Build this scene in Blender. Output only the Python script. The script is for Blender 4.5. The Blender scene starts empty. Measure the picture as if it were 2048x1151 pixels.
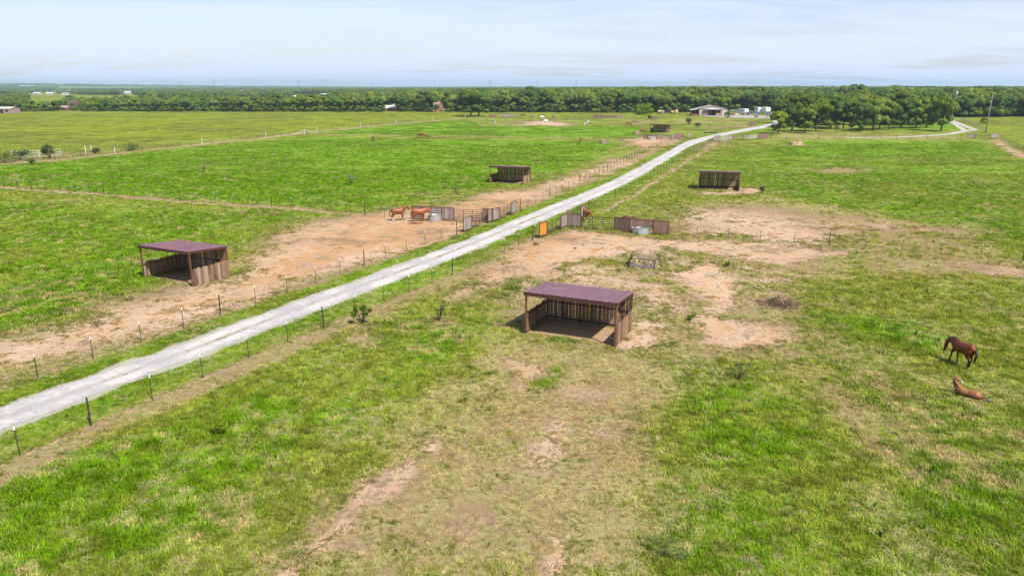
import bpy, bmesh, math, random
import numpy as np
from mathutils import Vector, Matrix, Euler

# ------------------------------------------------------------------ camera, sky, sun, exposure
S = bpy.context.scene
COL = S.collection
R = math.radians
F_PX, CAM_H, PITCH = 1440.0, 15.0, R(15.6)
cam_d = bpy.data.cameras.new('camera')
cam = bpy.data.objects.new('camera', cam_d)
COL.objects.link(cam)
cam.location = (0, 0, CAM_H)
cam.rotation_euler = (R(90) - PITCH, 0, 0)
cam_d.sensor_width = 36.0
cam_d.lens = 36.0 * F_PX / 2048.0
cam_d.clip_start, cam_d.clip_end = 0.5, 60000
S.camera = cam

SUN_EL = R(52)
SUN_DIR = Vector((0.61 * math.cos(SUN_EL), -0.79 * math.cos(SUN_EL), math.sin(SUN_EL))).normalized()
sun_d = bpy.data.lights.new('sun', 'SUN')
sun = bpy.data.objects.new('sun', sun_d)
COL.objects.link(sun)
sun.rotation_euler = SUN_DIR.to_track_quat('Z', 'Y').to_euler()
sun.location = (0, 0, 80)
sun_d.energy, sun_d.angle, sun_d.color = 4.7, R(0.55), (1.0, 0.965, 0.90)

W = bpy.data.worlds.new('World')
S.world = W
W.use_nodes = True
wn, wl = W.node_tree.nodes, W.node_tree.links
wn.clear()


def N(nt, t, **kw):
    n = nt.nodes.new(t)
    for k, v in kw.items():
        if k.startswith('i_'):
            n.inputs[k[2:].replace('_', ' ')].default_value = v
        else:
            setattr(n, k, v)
    return n


def L(nt, a, b):
    nt.links.new(a, b)


wt = W.node_tree
sky = N(wt, 'ShaderNodeTexSky', sky_type='NISHITA', sun_disc=False)
sky.sun_elevation = SUN_EL
sky.sun_rotation = math.atan2(SUN_DIR.x, SUN_DIR.y)
sky.altitude, sky.air_density, sky.dust_density, sky.ozone_density = 200, 1.0, 1.2, 1.0
tc = N(wt, 'ShaderNodeTexCoord')
sep = N(wt, 'ShaderNodeSeparateXYZ')
L(wt, tc.outputs['Generated'], sep.inputs[0])
zc = N(wt, 'ShaderNodeMath', operation='MAXIMUM'); zc.inputs[1].default_value = 0.0
L(wt, sep.outputs['Z'], zc.inputs[0])
za = N(wt, 'ShaderNodeMath', operation='ADD'); za.inputs[1].default_value = 0.10
L(wt, zc.outputs[0], za.inputs[0])
dx = N(wt, 'ShaderNodeMath', operation='DIVIDE'); dy = N(wt, 'ShaderNodeMath', operation='DIVIDE')
L(wt, sep.outputs['X'], dx.inputs[0]); L(wt, za.outputs[0], dx.inputs[1])
L(wt, sep.outputs['Y'], dy.inputs[0]); L(wt, za.outputs[0], dy.inputs[1])
cmb = N(wt, 'ShaderNodeCombineXYZ')
L(wt, dx.outputs[0], cmb.inputs[0]); L(wt, dy.outputs[0], cmb.inputs[1])


def wnoise(scale, detail, rough, dist, rot, stretch):
    mp = N(wt, 'ShaderNodeMapping')
    mp.inputs['Rotation'].default_value = (0, 0, R(rot))
    mp.inputs['Scale'].default_value = stretch
    L(wt, cmb.outputs[0], mp.inputs['Vector'])
    n = N(wt, 'ShaderNodeTexNoise')
    n.inputs['Scale'].default_value = scale
    n.inputs['Detail'].default_value = detail
    n.inputs['Roughness'].default_value = rough
    n.inputs['Distortion'].default_value = dist
    L(wt, mp.outputs[0], n.inputs['Vector'])
    return n.outputs['Fac']


def wramp(sock, a, b, lo=0.0, hi=1.0):
    m = N(wt, 'ShaderNodeMapRange', interpolation_type='SMOOTHSTEP')
    m.inputs['From Min'].default_value = a; m.inputs['From Max'].default_value = b
    m.inputs['To Min'].default_value = lo; m.inputs['To Max'].default_value = hi
    L(wt, sock, m.inputs['Value'])
    return m.outputs[0]


veil = wramp(wnoise(0.45, 7, 0.58, 0.9, 28, (1, 2.3, 1)), 0.38, 0.62, 0.12, 1.0)
streak = wramp(wnoise(1.3, 8, 0.66, 0.6, -24, (0.55, 2.4, 1)), 0.48, 0.72, 0.0, 0.9)
mx = N(wt, 'ShaderNodeMath', operation='MAXIMUM')
L(wt, veil, mx.inputs[0]); L(wt, streak, mx.inputs[1])
puff = wramp(wnoise(1.15, 5, 0.5, 0.1, 10, (1, 1, 1)), 0.68, 0.74, 0.0, 1.4)
mx2 = N(wt, 'ShaderNodeMath', operation='MAXIMUM')
L(wt, mx.outputs[0], mx2.inputs[0]); L(wt, puff, mx2.inputs[1])
# thin high cloud: the longer the path through it, the whiter (dense towards the horizon, thin overhead)
tau = N(wt, 'ShaderNodeMath', operation='MULTIPLY'); tau.inputs[1].default_value = -0.16
L(wt, mx2.outputs[0], tau.inputs[0])
zz = N(wt, 'ShaderNodeMath', operation='ADD'); zz.inputs[1].default_value = 0.03
L(wt, zc.outputs[0], zz.inputs[0])
od = N(wt, 'ShaderNodeMath', operation='DIVIDE'); L(wt, tau.outputs[0], od.inputs[0]); L(wt, zz.outputs[0], od.inputs[1])
ex = N(wt, 'ShaderNodeMath', operation='EXPONENT'); L(wt, od.outputs[0], ex.inputs[0])
cf = N(wt, 'ShaderNodeMath', operation='SUBTRACT'); cf.inputs[0].default_value = 1.0; L(wt, ex.outputs[0], cf.inputs[1])
mixc = N(wt, 'ShaderNodeMix', data_type='RGBA')
L(wt, cf.outputs[0], mixc.inputs['Factor'])
hsv = N(wt, 'ShaderNodeHueSaturation'); hsv.inputs['Saturation'].default_value = 1.0; hsv.inputs['Value'].default_value = 1.06
L(wt, sky.outputs[0], hsv.inputs['Color'])
bal = N(wt, 'ShaderNodeMix', data_type='RGBA', blend_type='MULTIPLY'); bal.inputs['Factor'].default_value = 1.0; bal.inputs['B'].default_value = (1.0, 0.975, 1.08, 1)
L(wt, hsv.outputs[0], bal.inputs['A'])
L(wt, bal.outputs['Result'], mixc.inputs['A'])
mixc.inputs['B'].default_value = (5.7, 6.4, 8.2, 1)
bg = N(wt, 'ShaderNodeBackground'); bg.inputs['Strength'].default_value = 0.10
L(wt, mixc.outputs['Result'], bg.inputs['Color'])
wo = N(wt, 'ShaderNodeOutputWorld')
L(wt, bg.outputs[0], wo.inputs['Surface'])

S.view_settings.view_transform = 'Standard'
S.view_settings.look = 'None'
S.view_settings.exposure = 0.56
S.view_settings.gamma = 1.0
S.view_settings.use_curve_mapping = False
S.cycles.max_bounces = 6
S.cycles.diffuse_bounces = 2
S.cycles.transparent_max_bounces = 4
S.cycles.volume_bounces = 1
S.cycles.use_denoising = True
S.cycles.denoising_prefilter = 'NONE'
W.cycles.sampling_method = 'MANUAL'
W.cycles.sample_map_resolution = 1024

rnd = random.Random(7)
rng = np.random.default_rng(11)


# ------------------------------------------------------------------ survey: photo point to ground point
def G(px, py, z=0.0):
    a = (px - 1024) / F_PX; b = (575.5 - py) / F_PX
    d = Vector((a, math.cos(PITCH) + b * math.sin(PITCH), -math.sin(PITCH) + b * math.cos(PITCH)))
    t = (CAM_H - z) / -d.z
    return Vector((d.x * t, d.y * t, z))


def GL(pts):
    return [G(*p) for p in pts]


# ------------------------------------------------------------------ numpy noise
def vnoise(x, y, seed=0):
    xi = np.floor(x).astype(np.int64); yi = np.floor(y).astype(np.int64)
    fx = x - xi; fy = y - yi
    fx = fx * fx * (3 - 2 * fx); fy = fy * fy * (3 - 2 * fy)

    def h(a, b):
        n = (a * 374761393 + b * 668265263 + seed * 1442695041) & 0xffffffff
        n = ((n ^ (n >> 13)) * 1274126177) & 0xffffffff
        n = (n ^ (n >> 16)) & 0xffff
        return n / 65535.0
    return ((h(xi, yi) * (1 - fx) + h(xi + 1, yi) * fx) * (1 - fy)
            + (h(xi, yi + 1) * (1 - fx) + h(xi + 1, yi + 1) * fx) * fy)


def fbm(x, y, scale, seed=0, oct=4):
    s = 0; a = 1; t = 0
    for i in range(oct):
        s = s + a * vnoise(x / scale + 17.3 * i, y / scale - 9.1 * i, seed + i); t += a
        a *= 0.5; scale *= 0.5
    return s / t


def sstep(a, b, v):
    t = np.clip((v - a) / (b - a), 0, 1)
    return t * t * (3 - 2 * t)


def seg_dist(x, y, pts):
    d = np.full(x.shape, 1e9)
    for (ax, ay), (bx, by) in zip(pts[:-1], pts[1:]):
        vx, vy = bx - ax, by - ay
        t = np.clip(((x - ax) * vx + (y - ay) * vy) / (vx * vx + vy * vy + 1e-9), 0, 1)
        d = np.minimum(d, np.hypot(x - ax - t * vx, y - ay - t * vy))
    return d


def poly_soft(x, y, pts, soft):
    """1 inside, 0 outside, soft edge in metres"""
    out = np.zeros(x.shape)
    xs = [p[0] for p in pts]; ys = [p[1] for p in pts]
    m = (x > min(xs) - 3 * soft) & (x < max(xs) + 3 * soft) & (y > min(ys) - 3 * soft) & (y < max(ys) + 3 * soft)
    if not m.any():
        return out
    xx, yy = x[m], y[m]
    inside = np.zeros(xx.shape, bool)
    cl = pts + [pts[0]]
    for (ax, ay), (bx, by) in zip(cl[:-1], cl[1:]):
        c = ((ay > yy) != (by > yy)) & (xx < (bx - ax) * (yy - ay) / (by - ay + 1e-12) + ax)
        inside ^= c
    sd = seg_dist(xx, yy, cl)
    sd = np.where(inside, sd, -sd)
    out[m] = sstep(-soft, soft, sd)
    return out


def P2(pts):
    return [(G(*p).x, G(*p).y) for p in pts]


def terrain(x, y):
    x = np.asarray(x, float); y = np.asarray(y, float)
    d = np.hypot(x, y)
    far = sstep(1200, 3200, d)
    z = far * (fbm(x, y, 1400, 5, 3) - 0.52) * 9
    ridge = sstep(3800, 6200, d) * (1 - sstep(9000, 12000, d))
    ang = np.arctan2(x, y)
    z = z + ridge * (-3 + 24 * sstep(-0.12, -0.62, ang) * (0.6 + 0.8 * fbm(x, y, 900, 8, 2)) + 7 * fbm(x, y, 1800, 9, 3))
    return z


# ------------------------------------------------------------------ ground cover map (in world metres)
ROAD_L = P2([(-160, 872), (0, 817), (125, 775), (250, 730), (375, 687), (500, 638), (600, 601), (724, 557), (846, 512), (950, 474), (1024, 442), (1090, 415), (1175, 383.5), (1240, 355), (1300, 323), (1374, 282.5), (1424, 270), (1474, 260), (1524, 251), (1545, 245), (1552, 238)])
ROAD_R = P2([(-160, 915), (0, 862), (125, 813), (250, 763), (375, 721), (500, 670), (600, 632), (724, 585), (846, 540), (950, 498), (1024, 466), (1090, 440), (1175, 401.5), (1240, 373.5), (1300, 340), (1374, 295), (1424, 276), (1474, 266), (1530, 256), (1556, 247.5), (1566, 239)])
ROAD_C = [((a[0] + b[0]) / 2, (a[1] + b[1]) / 2) for a, b in zip(ROAD_L, ROAD_R)]

F_LEFT = [(-40, 795), (76, 755), (187, 718), (283, 685), (367, 656), (441, 630), (512, 607), (575, 586), (632, 567), (681, 549), (729, 532), (771, 517), (813, 503), (850, 490), (883, 478)]
F_RIGHT = [(-130, 990), (40, 911), (182, 851), (305, 800), (406, 755), (498, 716), (576, 685), (648, 655), (711, 628), (768, 606), (818, 585), (864, 567), (905, 549), (940, 535), (976, 520), (1009, 507), (1037, 494)]
F_RCROSS = [(1394, 474), (1457, 478), (1520, 482), (1588, 486), (1658, 492), (1731, 497), (1804, 503), (1881, 510), (1961, 517), (2045, 523), (2135, 530)]
F_LEFT2 = [(1056, 415.5), (1124, 383.7), (1211, 344.6), (1275, 312), (1325, 288), (1342, 280.5)]
F_RIGHT2 = [(1191, 418), (1237, 394), (1300, 357), (1360, 322), (1400, 299), (1424, 285)]
F_LCROSS = [(-40, 371.5), (5, 375.5), (171, 386.5), (392, 405), (592, 417), (810, 440)]
F_LBOUND = [(-30, 330), (122, 320), (240, 306), (420, 287), (600, 267), (800, 247), (930, 237)]
F_MID = [(614, 269), (1000, 274), (1250, 278), (1280, 279)]
F_RFAR = [(1542, 278.5), (1700, 279), (1915, 278.5)]
F_RBOUND = [(2000, 280), (2070, 316)]
F_RB2 = [(1972, 266), (1922, 240)]
F_DFAR = [(1390, 275), (1450, 262), (1505, 250), (1536, 238)]
F_FARX = [(1338, 257), (1495, 252.5)]
F_FARY = [(1010, 243.5), (1125, 242), (1184, 237.5)]
F_FARZ = [(930, 237), (1060, 237), (1184, 237)]

DIRT = [  # polygon (photo points), softness m, strength, paleness
    ([(-60, 700), (-60, 770), (80, 724), (300, 662), (520, 592), (700, 534), (900, 472), (1000, 442), (1060, 408), (1180, 358), (1250, 330), (1310, 300), (1230, 322), (1100, 366), (1060, 376), (960, 388), (900, 408), (830, 424), (740, 430), (650, 440), (560, 462), (490, 512), (455, 560), (370, 577), (260, 607), (130, 657)], 2.6, 1.02, 0.40),
    ([(760, 420), (900, 440), (1010, 420), (1040, 405), (960, 400), (900, 420), (960, 445), (900, 475), (760, 520), (640, 545), (560, 560), (520, 560), (640, 500), (720, 460)], 2.0, 1.1, 0.10),
    ([(1250, 280), (1300, 272), (1345, 272), (1350, 282), (1300, 300), (1270, 290)], 3.0, 1.0, 0.3),
    ([(1070, 482), (1135, 460), (1340, 477), (1420, 483), (1350, 498), (1240, 502), (1180, 515), (1100, 545), (1000, 560), (930, 590), (900, 600), (985, 530)], 1.6, 1.15, 0.15),
    ([(1340, 478), (1500, 482), (1620, 490), (1720, 503), (1700, 514), (1600, 530), (1480, 525), (1420, 505), (1330, 500)], 1.6, 0.98, 0.5),
    ([(1340, 425), (1480, 408), (1700, 432), (1920, 462), (1750, 468), (1660, 490), (1500, 478), (1340, 470)], 2.5, 0.70, 0.35),
    ([(1470, 440), (1540, 445), (1660, 455), (1700, 480), (1600, 490), (1500, 480)], 2.0, 0.84, 0.6),
    ([(1330, 545), (1430, 520), (1485, 560), (1482, 600), (1440, 632), (1500, 655), (1560, 655), (1570, 668), (1480, 692), (1385, 690), (1395, 640), (1420, 600), (1375, 568)], 0.9, 1.08, 0.75),
    ([(1020, 565), (1090, 530), (1190, 520), (1270, 540), (1330, 560), (1400, 600), (1340, 700), (1270, 700), (1270, 600), (1100, 560), (1040, 640), (1010, 650)], 1.4, 0.66, 0.55),
    ([(1262, 640), (1340, 650), (1330, 690), (1260, 700), (1235, 695)], 0.7, 0.85, 0.6),
    ([(1020, 725), (1085, 730), (1092, 752), (1040, 755)], 0.5, 1.25, 0.8),
    ([(1035, 766), (1058, 768), (1055, 785), (1035, 782)], 0.4, 1.1, 0.8),
    ([(1105, 770), (1200, 770), (1230, 790), (1150, 815), (1110, 830)], 0.6, 0.85, 0.6),
    ([(1075, 835), (1150, 840), (1140, 900), (1090, 930), (1060, 890)], 0.5, 0.85, 0.5),
    ([(730, 960), (840, 920), (810, 990), (720, 1010), (700, 1060), (660, 1090), (590, 1160), (560, 1150), (660, 1060)], 0.2, 0.92, 0.6),
    ([(850, 870), (900, 880), (880, 920), (840, 910)], 0.5, 0.85, 0.5),
    ([(1100, 1060), (1180, 1080), (1150, 1160), (1080, 1160)], 0.5, 0.85, 0.4),
    ([(900, 1010), (1000, 1000), (980, 1080), (880, 1140)], 0.5, 0.50, 0.4),
    ([(1010, 560), (1100, 520), (1340, 420), (1500, 405), (1930, 465), (1960, 540), (1750, 530), (1640, 560), (1560, 690), (1400, 730), (1260, 720), (1040, 710)], 3.0, 0.36, 0.45),
    ([(940, 720), (1320, 720), (1330, 860), (1280, 1160), (600, 1160), (800, 930)], 2.5, 0.24, 0.45),
    ([(1300, 500), (1480, 515), (1640, 545), (1560, 590), (1420, 560), (1320, 545)], 2.0, 0.55, 0.5),
    ([(1100, 800), (1320, 770), (1300, 900), (1180, 1000), (1000, 980), (900, 900), (980, 820)], 1.5, 0.42, 0.5),
    ([(620, 1010), (800, 990), (1000, 1040), (1150, 1160), (560, 1160)], 1.2, 0.36, 0.4),
    ([(1890, 528), (1960, 522), (2060, 530), (2060, 556), (1960, 548)], 1.2, 0.85, 0.4),
    ([(1530, 590), (1620, 605), (1600, 622), (1530, 615)], 0.8, 0.62, 0.3),
    ([(1650, 770), (1700, 790), (1760, 900), (1720, 900), (1660, 830)], 0.6, 0.50, 0.3),
    ([(1600, 660), (1560, 700), (1500, 690), (1570, 660)], 0.8, 0.6, 0.3),
    ([(1475, 375), (1530, 376), (1520, 388), (1475, 388)], 1.0, 0.95, 0.5),
    ([(1390, 382), (1480, 384), (1480, 390), (1390, 388)], 1.2, 0.8, 0.5),
    ([(1620, 338), (1720, 336), (1730, 345), (1640, 347)], 2.0, 0.6, 0.4),
    ([(1050, 243), (1105, 242), (1150, 250), (1120, 253), (1090, 250), (1020, 252)], 4.0, 0.85, 0.7),
    ([(1420, 254), (1500, 249), (1500, 253), (1420, 257)], 4.0, 0.75, 0.2),
    ([(1420, 285), (1450, 278), (1425, 292), (1395, 300)], 2.0, 0.9, 0.3),
    ([(670, 690), (735, 640), (760, 650), (700, 690)], 1.0, 0.62, 0.7),
    ([(855, 640), (905, 636), (905, 650), (860, 652)], 0.5, 0.6, 0.6),
    ([(620, 562), (700, 540), (780, 505), (760, 500), (640, 540)], 1.0, 0.2, 0.6),
    ([(1255, 246), (1300, 242), (1300, 245), (1262, 248)], 4.0, 0.8, 0.6),
    ([(60, 310), (260, 300), (200, 308), (0, 330)], 3.0, 0.45, 0.5),
]
DIRT = [(P2(p), s, a, c) for p, s, a, c in DIRT]
DRY = [
    ([(980, 690), (1300, 700), (1400, 750), (1330, 850), (1310, 1160), (520, 1160), (560, 1090), (730, 920), (860, 780)], 2.5, 0.95),
    ([(1340, 405), (1560, 395), (1950, 460), (2060, 540), (1900, 560), (1500, 560), (1330, 520)], 3.5, 0.75),
    ([(1200, 520), (1600, 540), (1620, 700), (1400, 740), (1240, 710), (1000, 700), (1000, 560)], 2.5, 0.78),
    ([(1560, 700), (1700, 760), (1800, 900), (1830, 1010), (1760, 1010), (1640, 840), (1520, 740)], 1.5, 0.52),
    ([(1640, 700), (1900, 740), (2060, 800), (2060, 840), (1850, 780), (1640, 740)], 1.5, 0.4),
    ([(-60, 690), (-60, 800), (300, 690), (900, 480), (1060, 410), (1000, 390), (850, 420), (560, 450), (470, 520), (200, 640)], 3.0, 0.6),
    ([(640, 395), (880, 400), (1000, 380), (1180, 340), (1250, 310), (1280, 300), (1280, 285), (1200, 300), (1080, 370), (900, 380)], 5.0, 0.45),
    ([(1330, 250), (1500, 246), (1500, 236), (1330, 240)], 10, 0.65),
    ([(1540, 264), (1700, 265), (1900, 270), (1925, 277), (1540, 278)], 4, 0.65),
    ([(1600, 281), (1540, 288), (1420, 300), (1330, 350), (1420, 290)], 3, 0.5),
    ([(-60, 240), (160, 232), (200, 245), (-60, 262)], 16, 0.4),
    ([(1150, 255), (1250, 248), (1330, 242), (1330, 236), (1200, 240)], 8, 0.35),
]
DRY = [(P2(p), s, a) for p, s, a in DRY]
LUSH = [
    ([(1280, 690), (1420, 700), (1500, 760), (1640, 860), (1680, 940), (1560, 960), (1380, 880), (1330, 800)], 2.0, 0.75),
    ([(1340, 960), (1700, 1000), (2060, 960), (2060, 1160), (1340, 1160)], 2.5, 0.5),
    ([(1660, 620), (1780, 640), (1900, 690), (1860, 700), (1700, 660), (1620, 640)], 1.2, 0.7),
    ([(540, 780), (700, 790), (860, 690), (960, 650), (780, 820), (640, 890), (420, 960), (260, 900)], 2.0, 0.6),
    ([(-60, 960), (300, 900), (520, 900), (420, 1050), (160, 1160), (-60, 1160)], 2.0, 0.55),
    ([(-60, 400), (420, 420), (640, 430), (560, 450), (470, 500), (270, 600), (-60, 690)], 3.0, 0.5),
    ([(-60, 370), (400, 400), (700, 416), (850, 400), (960, 380), (1200, 320), (1240, 285), (620, 275), (0, 330)], 6.0, 0.85),
    ([(630, 268), (1250, 276), (1320, 268), (1330, 262), (1240, 252), (1000, 253), (900, 240), (800, 250)], 8.0, 0.9),
    ([(1430, 300), (1600, 285), (1960, 284), (2060, 330), (2060, 520), (1950, 455), (1600, 400), (1400, 350)], 6.0, 0.45),
    ([(1540, 284), (1960, 284), (2020, 310), (1560, 310)], 5.0, 0.5),
    ([(1490, 262), (1545, 256), (1540, 268), (1490, 270)], 3.0, 0.5),
    ([(1780, 248), (1900, 248), (1930, 258), (1780, 262)], 6.0, 0.8),
    ([(1100, 740), (1120, 735), (1130, 785), (1070, 795), (1060, 775)], 0.6, 0.8),
    ([(1090, 672), (1130, 672), (1120, 690), (1085, 685)], 0.5, 0.8),
    ([(1330, 540), (1390, 545), (1395, 562), (1340, 560)], 0.7, 0.7),
    ([(1000, 575), (1100, 520), (1150, 500), (1160, 510), (1110, 545), (1030, 600)], 0.8, 0.6),
    ([(640, 690), (560, 740), (300, 850), (100, 940), (-60, 990), (-60, 1020), (300, 900), (560, 800), (700, 720)], 2.0, 0.3),
]
LUSH = [(P2(p), s, a) for p, s, a in LUSH]
YEL = [(P2([(-80, 318), (600, 262), (800, 244), (930, 234), (930, 226), (860, 223), (-80, 227)]), 10, 1.0),
       (P2([(1985, 270), (2060, 305), (2060, 238), (1930, 238), (1960, 262)]), 5, 0.8),
       (P2([(960, 236), (1540, 236), (1540, 226), (960, 226)]), 14, 0.7)]
OFF = {}


def offset_line(pts, d):
    out = []
    for i, p in enumerate(pts):
        a = pts[max(i - 1, 0)]; b = pts[min(i + 1, len(pts) - 1)]
        vx, vy = b[0] - a[0], b[1] - a[1]; l = math.hypot(vx, vy)
        out.append((p[0] + vy / l * d, p[1] - vx / l * d))
    return out


STRIPS = [  # worn / sprayed strips along the fence lines: polyline, half width, dry, dirt
    (offset_line(P2(F_RIGHT), 1.0), 1.1, 0.85, 0.26), (offset_line(P2(F_RIGHT), 0.15), 0.26, 0.6, 0.50),
    (P2(F_LEFT), 0.55, 0.7, 0.30), (P2(F_LCROSS), 1.0, 1.0, 0.6),
    (P2(F_RCROSS), 0.8, 0.7, 0.25), (P2(F_LBOUND), 2.2, 1.0, 0.5), (P2(F_MID), 1.1, 1.0, 0.5),
    (offset_line(P2(F_RBOUND), 1.6), 1.8, 1.0, 0.6), (offset_line(P2(F_RIGHT2), 1.6), 0.5, 0.9, 0.55), (P2(F_FARY), 1.2, 0.8, 0.3),
    (P2([(940, 236), (1060, 237), (1180, 237), (1330, 235), (1420, 233)]), 2.0, 0.9, 0.3),
    (P2([(955, 251), (1060, 240), (1120, 238)]), 1.4, 0.9, 0.4), (P2(F_RFAR), 1.2, 0.7, 0.25),
]


def cover(x, y):
    """lush, dirt, dry, pale, yellow, gravel, fade at world points"""
    d = np.hypot(x, y)
    wa = np.clip(d / 60.0, 0.35, 4.0)
    x2 = x + (fbm(x, y, 3.0, 21, 3) - 0.5) * 2.6 * wa
    y2 = y + (fbm(x, y, 3.0, 31, 3) - 0.5) * 3.2 * wa
    lush = np.full(x.shape, 0.38); dirt = np.zeros(x.shape); dry = np.full(x.shape, 0.30); pale = np.zeros(x.shape); yel = np.zeros(x.shape)
    for p, s, a in LUSH:
        m = poly_soft(x2, y2, p, s); lush = lush + (1 - lush) * m * a; dry = dry * (1 - 0.60 * m * a)
    for p, s, a in DRY:
        m = poly_soft(x2, y2, p, s); dry = np.maximum(dry, m * a); lush = lush * (1 - 0.55 * m * a)
    for p, s, a in LUSH[12:16]:
        m = poly_soft(x2, y2, p, s); lush = lush + (1 - lush) * m * a; dry = dry * (1 - 0.8 * m * a)
    for p, s, a, c in DIRT:
        m = poly_soft(x2, y2, p, s * 2.0 + .3); dirt = np.maximum(dirt, m * a); pale = np.where(m > 0.3, c, pale)
    for p, s, a in YEL:
        m = poly_soft(x2, y2, p, s) * a; yel = np.maximum(yel, m); dry = dry * (1 - .62 * m)
    for p, hw, a, b in STRIPS:
        m = 1 - sstep(hw * 0.5, hw * 1.3, seg_dist(x + (x2 - x) * 0.25, y + (y2 - y) * 0.25, p))
        dry = np.maximum(dry, m * a); dirt = np.maximum(dirt, m * b); pale = np.where((m > 0.4) & (pale == 0), 0.5, pale)
    rd = seg_dist(x, y, ROAD_C)
    verge = 1 - sstep(2.9, 3.9, rd)
    dirt = dirt * (1 - 0.85 * verge); lush = lush * (1 - verge) + verge * 0.62; dry = dry * (1 - verge) + verge * 0.22
    grav = 1 - sstep(1.35, 2.1, rd + (fbm(x, y, 1.2, 77, 3) - 0.5) * 1.0)
    fade = sstep(600, 900, d)
    yel = np.maximum(yel, fade * 0.75); dry = dry * (1 - fade) + fade * 0.3
    woods = sstep(1700, 2600, d); yel = yel * (1 - woods); lush = lush * (1 - woods) + .7 * woods; dry = dry * (1 - .7 * woods)
    return lush, dirt, dry, pale, yel, grav


# ------------------------------------------------------------------ materials
MATS = {}


def new_mat(name):
    m = bpy.data.materials.new(name); m.use_nodes = True
    m.node_tree.nodes.clear()
    MATS[name] = m
    return m, m.node_tree


def noise(nt, vec, scale, detail=4, rough=0.6, dist=0.0):
    n = N(nt, 'ShaderNodeTexNoise')
    n.inputs['Scale'].default_value = scale; n.inputs['Detail'].default_value = detail
    n.inputs['Roughness'].default_value = rough; n.inputs['Distortion'].default_value = dist
    if vec is not None:
        L(nt, vec, n.inputs['Vector'])
    return n.outputs['Fac']


def math_n(nt, op, a, b=None, c=None, clamp=False):
    n = N(nt, 'ShaderNodeMath', operation=op); n.use_clamp = clamp
    for i, v in enumerate((a, b, c)):
        if v is None: continue
        if isinstance(v, (int, float)): n.inputs[i].default_value = v
        else: L(nt, v, n.inputs[i])
    return n.outputs[0]


def ramp(nt, v, a, b, lo=0.0, hi=1.0, smooth=True):
    m = N(nt, 'ShaderNodeMapRange', interpolation_type='SMOOTHSTEP' if smooth else 'LINEAR')
    m.inputs['From Min'].default_value = a; m.inputs['From Max'].default_value = b
    m.inputs['To Min'].default_value = lo; m.inputs['To Max'].default_value = hi
    L(nt, v, m.inputs['Value'])
    return m.outputs[0]


def mixrgb(nt, f, a, b, mode='MIX'):
    n = N(nt, 'ShaderNodeMix', data_type='RGBA', blend_type=mode)
    for k, v in (('Factor', f), ('A', a), ('B', b)):
        if isinstance(v, (int, float)): n.inputs[k].default_value = v
        elif isinstance(v, tuple): n.inputs[k].default_value = (*v, 1)
        else: L(nt, v, n.inputs[k])
    return n.outputs['Result']


def finish(nt, col, rough=0.8, spec=0.3, metal=0.0, bump=None, bstr=0.3, bdist=0.02, extra=None):
    p = N(nt, 'ShaderNodeBsdfPrincipled')
    if isinstance(col, tuple): p.inputs['Base Color'].default_value = (*col, 1)
    else: L(nt, col, p.inputs['Base Color'])
    if isinstance(rough, (int, float)): p.inputs['Roughness'].default_value = rough
    else: L(nt, rough, p.inputs['Roughness'])
    p.inputs['Specular IOR Level'].default_value = spec
    p.inputs['Metallic'].default_value = metal
    if bump is not None:
        b = N(nt, 'ShaderNodeBump'); b.inputs['Strength'].default_value = bstr; b.inputs['Distance'].default_value = bdist
        L(nt, bump, b.inputs['Height']); L(nt, b.outputs[0], p.inputs['Normal'])
    o = N(nt, 'ShaderNodeOutputMaterial')
    L(nt, p.outputs[0], o.inputs['Surface'])
    return p


def simple(name, col, rough=0.7, spec=0.3, metal=0.0, var=0.15, scale=6.0, bump=0.0, dirtcol=None):
    m, nt = new_mat(name)
    t = N(nt, 'ShaderNodeTexCoord').outputs['Object']
    n1 = noise(nt, t, scale, 5, 0.65)
    oi = N(nt, 'ShaderNodeObjectInfo').outputs['Random']
    k = math_n(nt, 'ADD', math_n(nt, 'MULTIPLY', math_n(nt, 'SUBTRACT', n1, 0.5), 2 * var), math_n(nt, 'MULTIPLY', math_n(nt, 'SUBTRACT', oi, 0.5), var))
    k = math_n(nt, 'ADD', k, 1.0)
    c = mixrgb(nt, 1.0, col, k, 'MULTIPLY')
    if dirtcol:
        c = mixrgb(nt, ramp(nt, noise(nt, t, scale * 0.6, 6, 0.7), 0.5, 0.72, 0, 0.7), c, dirtcol)
    finish(nt, c, rough, spec, metal, n1 if bump else None, bump, 0.01)
    return m


# ground
m, nt = new_mat('pasture')
pos = N(nt, 'ShaderNodeNewGeometry').outputs['Position']
a1 = N(nt, 'ShaderNodeAttribute', attribute_name='cov_a'); a2 = N(nt, 'ShaderNodeAttribute', attribute_name='cov_b')
s1 = N(nt, 'ShaderNodeSeparateColor'); L(nt, a1.outputs['Color'], s1.inputs[0])
s2 = N(nt, 'ShaderNodeSeparateColor'); L(nt, a2.outputs['Color'], s2.inputs[0])
lush, dirt, dry = s1.outputs[0], s1.outputs[1], s1.outputs[2]
pale, yel, grav = s2.outputs[0], s2.outputs[1], s2.outputs[2]
nXL = noise(nt, pos, 0.035, 5, 0.6, 0.4); nL = noise(nt, pos, 0.16, 6, 0.62, 0.3)
nM = noise(nt, pos, 0.7, 6, 0.68, 0.4); nS = noise(nt, pos, 3.2, 5, 0.7, 0.5); nF = noise(nt, pos, 16, 4, 0.7)


def cen(s, k):
    return math_n(nt, 'MULTIPLY', math_n(nt, 'SUBTRACT', s, 0.5), k)


def add(*a):
    r = a[0]
    for b in a[1:]: r = math_n(nt, 'ADD', r, b)
    return r


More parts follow.
